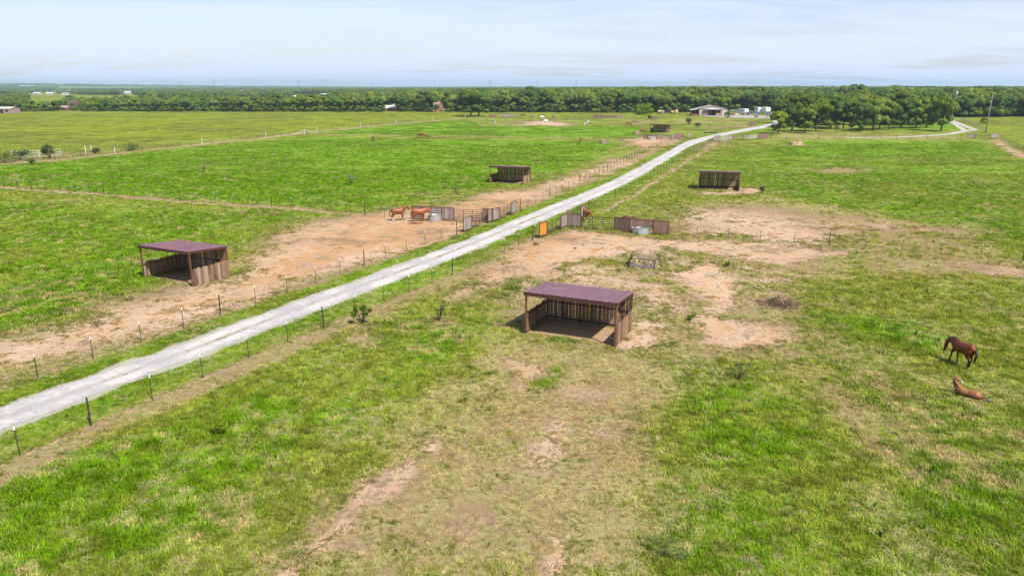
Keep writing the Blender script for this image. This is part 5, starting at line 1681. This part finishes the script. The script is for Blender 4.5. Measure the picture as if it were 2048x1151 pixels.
while n_ < 54 and tries < 6000:
    tries += 1
    x, y = rnd.uniform(min(xs_), max(xs_)), rnd.uniform(min(ys_), max(ys_))
    if poly_soft(np.array([x]), np.array([y]), pg, .1)[0] < .5: continue
    v = Vector((x, y, 0))
    if min((v - q).length for q in TAKEN) < 6.0: continue
    TAKEN.append(v); n_ += 1
    gpx = 1024 + F_PX * x / (y * math.cos(PITCH) + 9 * math.sin(PITCH))
    put_tree(v, rnd.uniform(10, 12.6), 'oak inside the grove ' + ('right behind the front row, ' if y < 300 else ('in its middle depth, ' if y < 350 else 'at its far side, ')) + ('at the drive end' if gpx < 1640 else ('left of its centre' if gpx < 1730 else ('right of its centre' if gpx < 1820 else 'at the lane end'))), GROVE, proto=rnd.choice(GPROTO))
# right hand tree line
RT = 'trees of the right-hand wood edge'
for px in np.arange(1905, 2075, 9.5):
    q = G(px + rnd.uniform(-3, 3), 234.5 - (px - 1905) * .01 + rnd.uniform(-.8, .8))
    put_tree(q, rnd.uniform(10.5, 13.2), 'oak at the edge of the right wood, ' + ('left of the utility pole' if px < 1950 else ('behind the utility pole' if px < 2000 else 'right of the utility pole')), RT); TAKEN.append(q)
for px in np.arange(1900, 2085, 11):
    q = G(px + rnd.uniform(-4, 4), 230.5 + rnd.uniform(-.8, .8))
    put_tree(q, rnd.uniform(11.5, 14), 'oak in the second row of the right wood, ' + ('left of the utility pole' if px < 1950 else ('behind the utility pole' if px < 2000 else 'right of the utility pole')), RT); TAKEN.append(q)
# the lone big oak pair
put_tree(G(941, 233.2), 12.0, 'big lone oak left trunk of the pair standing out of the tree line', 'lone oak pair', wide=1.5, proto=GPROTO[2]); TAKEN.append(G(941, 233.2))
put_tree(G(957, 232.8), 12.2, 'big lone oak right trunk of the pair standing out of the tree line', 'lone oak pair', wide=1.5, proto=GPROTO[3]); TAKEN.append(G(957, 232.8))


def line_h(px):
    return float(np.interp(px, [0, 250, 480, 560, 850, 1000, 1250, 1560], [6.2, 6.4, 7.0, 8.6, 9.6, 10.6, 11.6, 12.6]))


MARKS = [(40, 'behind the pale building at the left edge'), (75, 'below the far white houses'), (118, 'just left of the small red shed'), (165, 'around the bare grey tree'), (235, 'just right of the bare grey tree'), (300, 'below the large far white house'),
         (380, 'a little right of the large far white house'), (450, 'left of the far orange-roofed house'), (520, 'below the far orange-roofed house'), (575, 'left of the white houses in the woods'), (640, 'below the white houses in the woods'), (700, 'just right of the white houses in the woods'), (768, 'left of the pale-roofed small shed'), (800, 'at the pale-roofed small shed'),
         (862, 'between the small sheds and the steep-roofed house'), (915, 'at the steep-roofed house'), (985, 'behind the lone oak pair'), (1040, 'behind the long pale board panel'), (1115, 'behind the three small far panels'), (1180, 'between the small panels and the long board wall'), (1250, 'behind the long board wall'), (1310, 'behind the bright vine mound'), (1380, 'behind the round bales left of the barn'), (1460, 'behind the barn'), (1540, 'behind the parked trailers'), (1e9, 'right of the parked trailers')]


def landmark(px):
    return next(t_ for lim, t_ in MARKS if px < lim)


LINE_L = 'trees of the tree line behind the left hay field'; LINE_R = 'trees of the tree line behind the far paddocks'
px = -16.0
while px < 1560:
    hh = line_h(px) * rnd.uniform(.85, 1.14)
    by = float(np.interp(px, [0, 120, 300, 860, 1000, 1560], [224, 222, 223.4, 223.4, 224.6, 225.6])) + rnd.uniform(-1.0, .5)
    if px < 20 or 120 < px < 141 or 142 < px < 160 or 770 < px < 797 or 868 < px < 893: by -= 3.5
    q = G(px, by)
    lb = ('low round tree' if px < 520 else 'oak') + ' of the front row, ' + landmark(px)
    put_tree(q, hh, lb, LINE_L if px < 915 else LINE_R, proto=BRIGHT if rnd.random() < .06 else None, wide=1.25 if px < 520 else 1.05); TAKEN.append(q)
    px += rnd.uniform(11.0, 17.0) * (1.35 if px < 520 else 1.0)
px = -10.0
while px < 1560:
    hh = line_h(px) * rnd.uniform(.95, 1.18); q = G(px, 219.3 + rnd.uniform(-.8, .5))
    lb = ('low tree' if px < 520 else 'oak') + ' of the second row, ' + landmark(px)
    if not (60 < px < 125 or 165 < px < 200):
        put_tree(q, hh, lb, LINE_L if px < 915 else LINE_R, wide=1.2); TAKEN.append(q)
    px += rnd.uniform(15, 22)
put_tree(G(*put_later[0][0]), 7.0, 'oak hiding the left side of the steep-roofed house', LINE_L)
put_tree(G(*put_later[1][0]), 6.0, 'oak hiding the right side of the steep-roofed house', LINE_L)
put_tree(G(70, 224), 5.4, 'bright green small tree at the left edge of the hay field', LINE_L, proto=BRIGHT)
put_tree(G(30, 224), 7.6, 'bright green tree right of the pale building at the left edge', LINE_L, proto=BRIGHT)
put_tree(G(1453.5, 237.2), 3.9, 'small bright tree in front of the barn yard', 'yard trees', proto=BRIGHT)
put_tree(G(1443, 228.6) + Vector((0, 6, 0)), 11.5, 'bright green tree right behind the barn', LINE_R, proto=BRIGHT)
put_tree(G(1404, 222), 15.2, 'emergent round tree on the skyline behind the barn, left of two', LINE_R)
put_tree(G(1433, 222), 15.6, 'emergent round tree on the skyline behind the barn, right of two', LINE_R)
for pxx, lb in ((1682, 'left of three emergent trees on the skyline above the grove'), (1703, 'middle of three emergent trees on the skyline above the grove'), (1718, 'right of three emergent trees on the skyline above the grove')):
    put_tree(G(pxx, 214), 16.5, lb, 'emergent trees above the grove', wide=.7)
put_tree(G(1966, 249), 3.2, 'small bush-like tree left of the utility pole', 'yard trees', proto=BRIGHT)
bt = make_tree(410, 7.2, 4.0, .9, 'bare_twigs', 95, .16, 20, 'bare_tree', 'dead_wood', core=0)
bt.location = G(150, 221.5); bt['label'] = 'leafless grey-purple tree beside the small dark red shed'; bt.scale = (1.15, 1.15, .92)

# woods beyond: nobody could count them
P_ = []
for lo, hi, st, sx in ((486, 1500, 8.0, 1.0), (1500, 3800, 17.0, 1.9), (3800, 9500, 36.0, 4.4)):
    xs = np.arange(-hi * .80, hi * .80, st); ys = np.arange(lo * .72, hi, st)
    A_, B_ = np.meshgrid(xs, ys); A_ = A_.ravel() + rng.uniform(-.45, .45, A_.size) * st; B_ = B_.ravel() + rng.uniform(-.45, .45, B_.size) * st
    px_ = 1024 + F_PX * A_ / (B_ * math.cos(PITCH) + 14 * math.sin(PITCH))
    keep = (B_ > lo) & (B_ < hi) & (px_ > -140) & (px_ < 2190)
    A_, B_, px_ = A_[keep], B_[keep], px_[keep]
    P_.append(np.stack([A_, B_, np.full(A_.size, sx), px_], 1))
P_ = np.concatenate(P_)
den = fbm(P_[:, 0], P_[:, 1], 260, 41, 3) * .6 + fbm(P_[:, 0], P_[:, 1], 900, 43, 2) * .4
thr = np.interp(P_[:, 3], [0, 300, 560, 900, 1000, 2048], [.55, .53, .47, .38, .26, .10]) + .0 * sstep(1800, 5000, P_[:, 1])
keep = den > thr
for poly in ([(55, 194), (150, 194), (150, 187.6), (55, 187.6)], [(50, 219), (120, 219), (135, 212), (215, 212), (300, 196), (255, 191), (60, 190)], [(735, 184.6), (805, 184.6), (805, 181.5), (735, 181.5)], [(900, 186.5), (1010, 186.5), (1010, 184), (900, 184)], [(310, 194), (420, 194), (420, 191.5), (310, 191.5)], [(1100, 184), (1210, 184), (1210, 180.5), (1100, 180.5)], [(560, 200), (670, 200), (670, 191), (600, 191)], [(860, 222), (915, 222), (915, 205), (860, 205)], [(238, 194), (272, 194), (268, 186.6), (244, 186.6)], [(576, 212), (594, 212), (592, 198), (578, 198)], [(612, 210), (668, 210), (664, 192), (616, 192)], [(474, 189), (494, 189), (492, 182.8), (476, 182.8)], [(602, 185), (618, 185), (616, 181), (604, 181)], [(1070, 186), (1120, 186), (1118, 180), (1072, 180)], [(1290, 182), (1310, 182), (1308, 179.8), (1292, 179.8)]):
    keep &= poly_soft(P_[:, 0], P_[:, 1], P2(poly), 4.0) < .5
P_ = P_[keep]
tk = np.array([(q.x, q.y) for q in TAKEN])
nearm = P_[:, 1] < 700
dmin = np.full(len(P_), 1e9)
for q in tk[tk[:, 1] > 330]:
    dmin[nearm] = np.minimum(dmin[nearm], np.hypot(P_[nearm, 0] - q[0], P_[nearm, 1] - q[1]))
P_ = P_[dmin > 5.5]
gr_poly = P2([(1540, 262), (1900, 262), (2080, 262), (2080, 236), (1890, 237), (1545, 237)])
P_ = P_[poly_soft(P_[:, 0], P_[:, 1], gr_poly, 2.0) < .5]
und = []   # brush under the front of the tree line
for px in np.arange(-20, 1560, 4.2):
    if 770 < px < 797 or 864 < px < 912 or 118 < px < 142 or px < 22 or 1380 < px < 1560: continue
    q = G(px + rnd.uniform(-2, 2), float(np.interp(px, [0, 120, 300, 860, 1000, 1560], [223, 221, 222.6, 222.4, 223.4, 224.2])) + rnd.uniform(-1, .6))
    und.append((q.x, q.y, -rnd.uniform(.20, .34), px))
for px in np.arange(1898, 2080, 4.5):
    q = G(px + rnd.uniform(-2, 2), 232.8 + rnd.uniform(-.8, .6)); und.append((q.x, q.y, -rnd.uniform(.18, .32), px))
P_ = np.concatenate([P_, np.array(und)])
tz = terrain(P_[:, 0], P_[:, 1])
hgt = np.interp(P_[:, 3], [0, 480, 850, 1000, 1400, 2048], [6.6, 7.4, 9.2, 10.2, 11.4, 12.2]) * rng.normal(1, .14, len(P_)).clip(.65, 1.25) * (.78 + .44 * fbm(P_[:, 0], P_[:, 1], 70, 55, 2))


def gn_scatter(obj_, sources, mat_attr=True):
    ng = bpy.data.node_groups.new(obj_.name + '_scatter', 'GeometryNodeTree')
    ng.interface.new_socket('Geometry', in_out='INPUT', socket_type='NodeSocketGeometry')
    ng.interface.new_socket('Geometry', in_out='OUTPUT', socket_type='NodeSocketGeometry')
    gi = ng.nodes.new('NodeGroupInput'); go = ng.nodes.new('NodeGroupOutput')
    jn = ng.nodes.new('GeometryNodeJoinGeometry')
    for s_ in sources:
        oi = ng.nodes.new('GeometryNodeObjectInfo'); oi.transform_space = 'ORIGINAL'
        oi.inputs['Object'].default_value = s_; oi.inputs['As Instance'].default_value = True
        ng.links.new(oi.outputs['Geometry'], jn.inputs[0])
    ip = ng.nodes.new('GeometryNodeInstanceOnPoints')
    ip.inputs['Pick Instance'].default_value = True
    def na(n, tp):
        a = ng.nodes.new('GeometryNodeInputNamedAttribute'); a.data_type = tp; a.inputs['Name'].default_value = n
        return a.outputs['Attribute']
    ng.links.new(gi.outputs[0], ip.inputs['Points'])
    ng.links.new(jn.outputs[0], ip.inputs['Instance'])
    ng.links.new(na('vid', 'INT'), ip.inputs['Instance Index'])
    e2r = ng.nodes.new('FunctionNodeEulerToRotation')
    ng.links.new(na('rot', 'FLOAT_VECTOR'), e2r.inputs[0]); ng.links.new(e2r.outputs[0], ip.inputs['Rotation'])
    ng.links.new(na('scl', 'FLOAT_VECTOR'), ip.inputs['Scale'])
    ng.links.new(ip.outputs[0], go.inputs[0])
    md = obj_.modifiers.new('scatter', 'NODES'); md.node_group = ng


def points_obj(name, pos, rot, scl, vid, tint=None):
    me = bpy.data.meshes.new(name)
    n = len(pos)
    me.vertices.add(n); me.vertices.foreach_set('co', np.asarray(pos, np.float32).ravel())
    for nm, tp, key, arr in (('rot', 'FLOAT_VECTOR', 'vector', rot), ('scl', 'FLOAT_VECTOR', 'vector', scl), ('vid', 'INT', 'value', vid), ('tint', 'FLOAT_COLOR', 'color', tint)):
        if arr is None: continue
        at = me.attributes.new(nm, tp, 'POINT'); at.data.foreach_set(key, np.ascontiguousarray(arr, np.int32 if tp == 'INT' else np.float32).ravel())
    me.update()
    return ob(name, me)


n = len(P_)
rot = np.zeros((n, 3)); rot[:, 2] = rng.uniform(0, 6.28, n)
brush = P_[:, 2] < 0
s0 = np.where(brush, -P_[:, 2] * .85, hgt / 11.2)
wd = np.where(brush, 1.5, P_[:, 2]) * s0 * rng.uniform(1.0, 1.25, n)
scl = np.stack([wd, wd, s0 * np.where(P_[:, 2] > 3, 1.15, 1.0)], 1)
fo = points_obj('far_woodland', np.stack([P_[:, 0], P_[:, 1], tz - .3], 1), rot, scl, rng.integers(0, 7, n))
tag(fo, 'far woods of dark green oaks rolling to the hazy skyline', 'woodland', kind='stuff')
gn_scatter(fo, [[c for c in t_.children if c.name.startswith('crown')][0] for t_ in PROTO])


# ------------------------------------------------------------------ shrubs
def shrub(q, w, h, mat, label, n_per=70, size=.10, seed=0, sparse=False, name='shrub', group=None):
    r = random.Random(seed + int(q[0]))
    t = thing(name, label, 'shrub', G(*q), r.uniform(0, 6), group)
    mb = MB(); cs = []
    for i in range(9):
        a = r.uniform(0, 6.28); k = w / 2 * r.uniform(.2, 1.0); e = (k * math.cos(a), k * math.sin(a), h * r.uniform(.45, .95))
        mb.tube([(0.05 * math.cos(a), .05 * math.sin(a), 0), (e[0] * .5, e[1] * .5, e[2] * .6), e], [.025 * h, .016 * h, .006], 5)
        rad = w * (r.uniform(.10, .18) if sparse else r.uniform(.18, .28)); cs.append((e, (rad, rad, rad * .9)))
    mb.obj('stems', 'bark', t)
    V, Q, A = [], [], []
    o = 0; r2 = np.random.default_rng(seed + int(q[0]))
    for c, rad in cs:
        n = int(n_per * (.55 if sparse else 1.0))
        d = r2.normal(size=(n, 3)); d /= np.linalg.norm(d, axis=1)[:, None]; p = np.array(c) + d * np.array(rad) * r2.uniform(.3, 1.1, (n, 1))
        u = r2.normal(size=(n, 3)); u[:, 2] = np.abs(u[:, 2]) * .8; u /= np.linalg.norm(u, axis=1)[:, None]; v = np.cross(u, r2.normal(size=(n, 3))); v /= np.linalg.norm(v, axis=1)[:, None]
        s = size * r2.uniform(.6, 1.4, (n, 1))
        V.append(np.stack([p - v * s * .4, p + u * s * .8 - v * s * .1, p + u * s * 1.5, p + u * s * .6 + v * s * .4], 1).reshape(-1, 3)); A.append(r2.uniform(0, 1, n)); o += n
    V = np.concatenate(V); V[:, 2] = np.maximum(V[:, 2], .01)
    me = mesh_np('foliage', V, np.arange(4 * o).reshape(o, 4), mat)
    at = me.attributes.new('leafv', 'FLOAT', 'FACE'); at.data.foreach_set('value', np.concatenate(A).astype(np.float32))
    ob('foliage', me, t)
    return t


shrub((725, 646), 1.35, 1.3, 'bright_leaves', 'bright yellow-green bush beside the right drive fence', 130, .10, 1, True)
shrub((878, 641), 1.1, 1.25, 'bush_leaves', 'thin feathery bush alone in the grass right of the bright bush', 70, .07, 2, True)
shrub((1478, 757), 1.9, .85, 'bush_leaves', 'low grey-green bush in the lush foreground grass', 90, .07, 3, True)
shrub((703, 370), 1.5, 1.7, 'bare_twigs', 'dark thin bush standing alone in the left pasture', 60, .09, 4, True)
shrub((407, 348), 2.0, 2.0, 'bare_twigs', 'wispy bush in the left pasture, farther left', 40, .09, 5, True)
shrub((671, 363), .8, .8, 'bare_twigs', 'tiny wispy bush left of the dark thin bush', 40, .08, 6, True)
shrub((914, 389), 2.0, 1.3, 'bush_leaves', 'low spreading bush in dry soil behind the left pen', 60, .09, 7, True)
shrub((437, 866), .75, .45, 'bright_leaves', 'dark green clump of weeds in the left foreground grass', 90, .09, 8)
shrub((1328, 1110), 1.5, .55, 'bush_leaves', 'low wispy bush casting shade near the bottom edge', 80, .06, 9, True)
shrub((1378, 249.5), 3.0, 2.6, 'bush_leaves', 'bush in the tan grass before the barn', 80, .28, 10)
shrub((1396, 253.5), 2.2, 1.2, 'bush_leaves', 'small low bush right of the bush before the barn', 60, .25, 11)
shrub((1524, 387.5), .8, 1.0, 'bush_leaves', 'spiky green weed clump right of the dark paddock shed', 60, .12, 12)
shrub((38, 320.5), 3.6, 1.8, 'bush_leaves', 'brushy bush growing through the white pipe fence, left', 90, .22, 13)
shrub((101, 317), 2.6, 2.6, 'bush_leaves', 'round green bush growing through the white pipe fence, right', 120, .22, 14)
shrub((10, 326), 4.0, 1.6, 'bush_leaves', 'dusky bush left of the white pipe fence', 90, .2, 15)
shrub((62, 329), 1.8, 1.0, 'bush_leaves', 'small bush below the white pipe fence', 70, .15, 16)
shrub((1290, 229), 10.0, 4.2, 'bright_leaves', 'large vine-covered bright mound at the tree edge', 220, .55, 17)
shrub((1277, 229.6), 6.0, 2.4, 'bright_leaves', 'smaller bright mound left of the vine-covered mound', 160, .5, 18)
shrub((1456, 532.5), .45, .38, 'bright_leaves', 'small bright weed on the bare path right of the feeder', 60, .08, 19)
shrub((1382, 640), .4, .35, 'bright_leaves', 'bright weed tuft left of the pale bare path', 60, .08, 20)
shrub((190, 307.5), 2.2, 1.0, 'bush_leaves', 'low bush beside the two pale gate posts', 70, .2, 21)
shrub((262, 301), 5.0, 1.2, 'bush_leaves', 'long low hedge of weeds along the boundary fence', 90, .2, 22)

# manure lumps in the right pen
for i, (q, s_) in enumerate([((1072, 489), .30), ((1150, 497), .16), ((1322, 480), .12), ((1316, 484), .12), ((1166, 490), .12), ((905, 449), .15)]):
    t = lumpy('dung_heap', 'dung', None, s_, s_ * .8, s_ * .7, .02, 50 + i, .3, 14, 8)
    t.location = G(*q); tag(t, ['largest dark dung heap beside the braced post at the orange panel', 'small dung heap in front of the right pen corner', 'small dung heap below the right pen, right of another', 'small dung heap below the right pen, left of another', 'tiny dung heap near the long gate of the right pen', 'tiny dung heap in the left pen'][i], 'dung', 'dung heaps')
t = lumpy('dung_heap', 'shed_floor', None, .5, .35, .16, .02, 77, .3, 16, 8); t.location = G(1148, 647); tag(t, 'low pile of dry bedding inside the nearest shed', 'bedding')


# ------------------------------------------------------------------ grass
def blade_mesh(name, seed, n, hmin, hmax, w, spread, lean, mat='grass_blades', lying=False):
    r = random.Random(seed); V = []; Q = []; A = []
    for i in range(n):
        a = r.uniform(0, 6.28); k = spread * math.sqrt(r.random()); bx, by = k * math.cos(a), k * math.sin(a)
        h = r.uniform(hmin, hmax); la = r.uniform(0, 6.28) if not lying else r.gauss(0, .7); l = h * r.uniform(.3, 1.0) * lean
        dx, dy = math.cos(la), math.sin(la); sx, sy = -dy * w / 2, dx * w / 2
        if lying:
            z1, z2 = r.uniform(.05, .11), r.uniform(.03, .09); c = r.gauss(0, .07)
            p0, p1, p2 = (bx, by, .01), (bx + dx * h * .5 + sx * 6 * c, by + dy * h * .5 + sy * 6 * c, z1), (bx + dx * h - dy * c, by + dy * h + dx * c, z2)
        else:
            p0, p1, p2 = (bx, by, 0), (bx + dx * l * .35, by + dy * l * .35, h * .6), (bx + dx * l, by + dy * l, h)
        o = len(V)
        V += [(p0[0] - sx, p0[1] - sy, p0[2]), (p0[0] + sx, p0[1] + sy, p0[2]), (p1[0] - sx, p1[1] - sy, p1[2]), (p1[0] + sx, p1[1] + sy, p1[2]), (p2[0] - sx * .3, p2[1] - sy * .3, p2[2]), (p2[0] + sx * .3, p2[1] + sy * .3, p2[2])]
        Q += [(o, o + 1, o + 3, o + 2), (o + 2, o + 3, o + 5, o + 4)]
        v = r.uniform(.15, .85); A += [v, v]
    me = mesh_np(name, V, Q, mat)
    at = me.attributes.new('leafv', 'FLOAT', 'FACE'); at.data.foreach_set('value', np.array(A, np.float32))
    return bpy.data.objects.new(name, me)


GT = [blade_mesh('grass_tuft', i, 20, .07, .17, .014, .20, 1.1) for i in range(4)]
GS = [blade_mesh('straw_tuft', 20 + i, 11, .22, .46, .011, .16, 1.0, lying=True) for i in range(4)]
GWd = [blade_mesh('weed_tuft', 40 + i, 12, .14, .32, .05, .07, .5) for i in range(3)]
xs, ys = [], []
for lo, hi, dn in ((17, 34, 52), (34, 52, 30), (52, 80, 18), (80, 130, 8.0), (130, 200, 1.6)):
    k = .80
    area = k * (hi * hi - lo * lo) * 1.05; n = int(area * dn)
    y = np.sqrt(rng.uniform(lo * lo, hi * hi, n)); x = rng.uniform(-1, 1, n) * y * .90
    xs.append(x); ys.append(y)
x = np.concatenate(xs); y = np.concatenate(ys)
lu, di, dr, pa, ye, gr = cover(x, y)
nA = (fbm(x, y, 6.0, 61, 4) - .5) * 1.5; nB = (fbm(x, y, 1.4, 62, 3) - .5) * 1.5; nC = (fbm(x, y, .5, 63, 2) - .5) * 1.4
dd = di + nA * .5 + nB * .7
rd_ = seg_dist(x, y, ROAD_C)
ok = (rng.uniform(0, 1, len(x)) > sstep(.28, .60, dd)) & (rd_ > 1.65 + nB * .5)
for tt in [o for o in COL.objects if o.name.startswith('loafing_shed')]:
    v = np.array(tt.location); c, s = math.cos(-tt.rotation_euler.z), math.sin(-tt.rotation_euler.z)
    lx = (x - v[0]) * c - (y - v[1]) * s; ly = (x - v[0]) * s + (y - v[1]) * c
    ok &= ~((lx > -.15) & (lx < 5.9) & (ly > .4) & (ly < 3.9))
x, y, lu, dr, nA, nB, nC, ye, di = [a[ok] for a in (x, y, lu, dr, nA, nB, nC, ye, di)]
n = len(x)
lf = sstep(.12, .95, lu + nA * .9 + nB * .7 + rng.normal(0, .10, n))[:, None]
tint = np.array((.255, .275, .036)) * (1 - lf) + np.array((.122, .248, .003)) * lf
dfac = sstep(.30, .85, dr + nA * .7 + nB * .9 + nC * .6 + rng.normal(0, .10, n))[:, None]
st_ = np.array((.46, .350, .155)) * rng.uniform(.75, 1.2, (n, 1))
tint = tint * (1 - .80 * dfac) + st_ * .80 * dfac
bk = .72 * sstep(.10, .50, di + nA * .5 + nB * .6 + nC * .3)[:, None]
tint = tint * (1 - bk) + np.array((.34, .225, .125)) * rng.uniform(.7, 1.25, (n, 1)) * bk
yk = (ye * .6)[:, None]; tint = tint * (1 - yk) + np.array((.25, .26, .04)) * yk
tint *= rng.normal(1, .24, (n, 1)).clip(.45, 1.7) * (1 + .8 * nC + .25 * nB)[:, None].clip(.5, 1.6)
dist = np.hypot(x, y)
straw = rng.uniform(0, 1, n) < (.03 + .34 * sstep(.53, .70, fbm(x, y, 3.4, 71, 4) + .22 * (dr - .3)) * (1 - .6 * sstep(.62, .9, lu)))
sb = (.58 + np.clip(dist / 150, 0, .5)) * rng.uniform(.75, 1.3, n) * (1 - .35 * dfac[:, 0]) * (1 + .45 * sstep(.6, .95, lf[:, 0]))


sb *= np.where(rd_[ok] < 5.5, .6, 1.0)


def scatter(name, label, m, src, hs, tn):
    k = int(m.sum()); r_ = np.zeros((k, 3)); r_[:, 2] = rng.uniform(0, 6.28, k)
    sc = np.stack([sb[m], sb[m], sb[m] * hs], 1)
    c = np.ones((k, 4)); c[:, :3] = tn[m].clip(0, .8)
    o = points_obj(name, np.stack([x[m], y[m], np.zeros(k)], 1), r_, sc, rng.integers(0, len(src), k), c)
    tag(o, label, 'grass', kind='stuff'); gn_scatter(o, src)


scatter('grass', 'short green and tan pasture grass', ~straw, GT, 1.0, tint)
stint = np.array((.52, .45, .20)) * rng.uniform(.7, 1.2, (n, 1)) * (1 - .3 * lf) + np.array((.10, .20, .03)) * .3 * lf
scatter('dry_grass', 'pale lodged grass stems strewn over the pasture', straw, GS, 1.0, stint)
wdm = (fbm(x, y, 2.2, 91, 3) > .64) & (rng.uniform(0, 1, n) < .016) & (dist < 110)
wt_ = np.tile(np.array((.105, .20, .015)), (n, 1)) * rng.uniform(.7, 1.4, (n, 1))
scatter('weeds', 'scattered darker green weeds in the pasture', wdm, GWd, 1.0, wt_)

# ------------------------------------------------------------------ haze
m, nt = new_mat('haze_air')
vol = N(nt, 'ShaderNodeVolumePrincipled')
vol.inputs['Color'].default_value = (.60, .78, .97, 1); vol.inputs['Density'].default_value = 0.00012
vol.inputs['Anisotropy'].default_value = 0.2
o_ = N(nt, 'ShaderNodeOutputMaterial'); L(nt, vol.outputs[0], o_.inputs['Volume'])
hz = MB().box((-11600, -900, -14), (11600, 13100, 95)).obj('haze', 'haze_air')
tag(hz, 'thin bluish summer haze over the land', 'haze', kind='stuff')
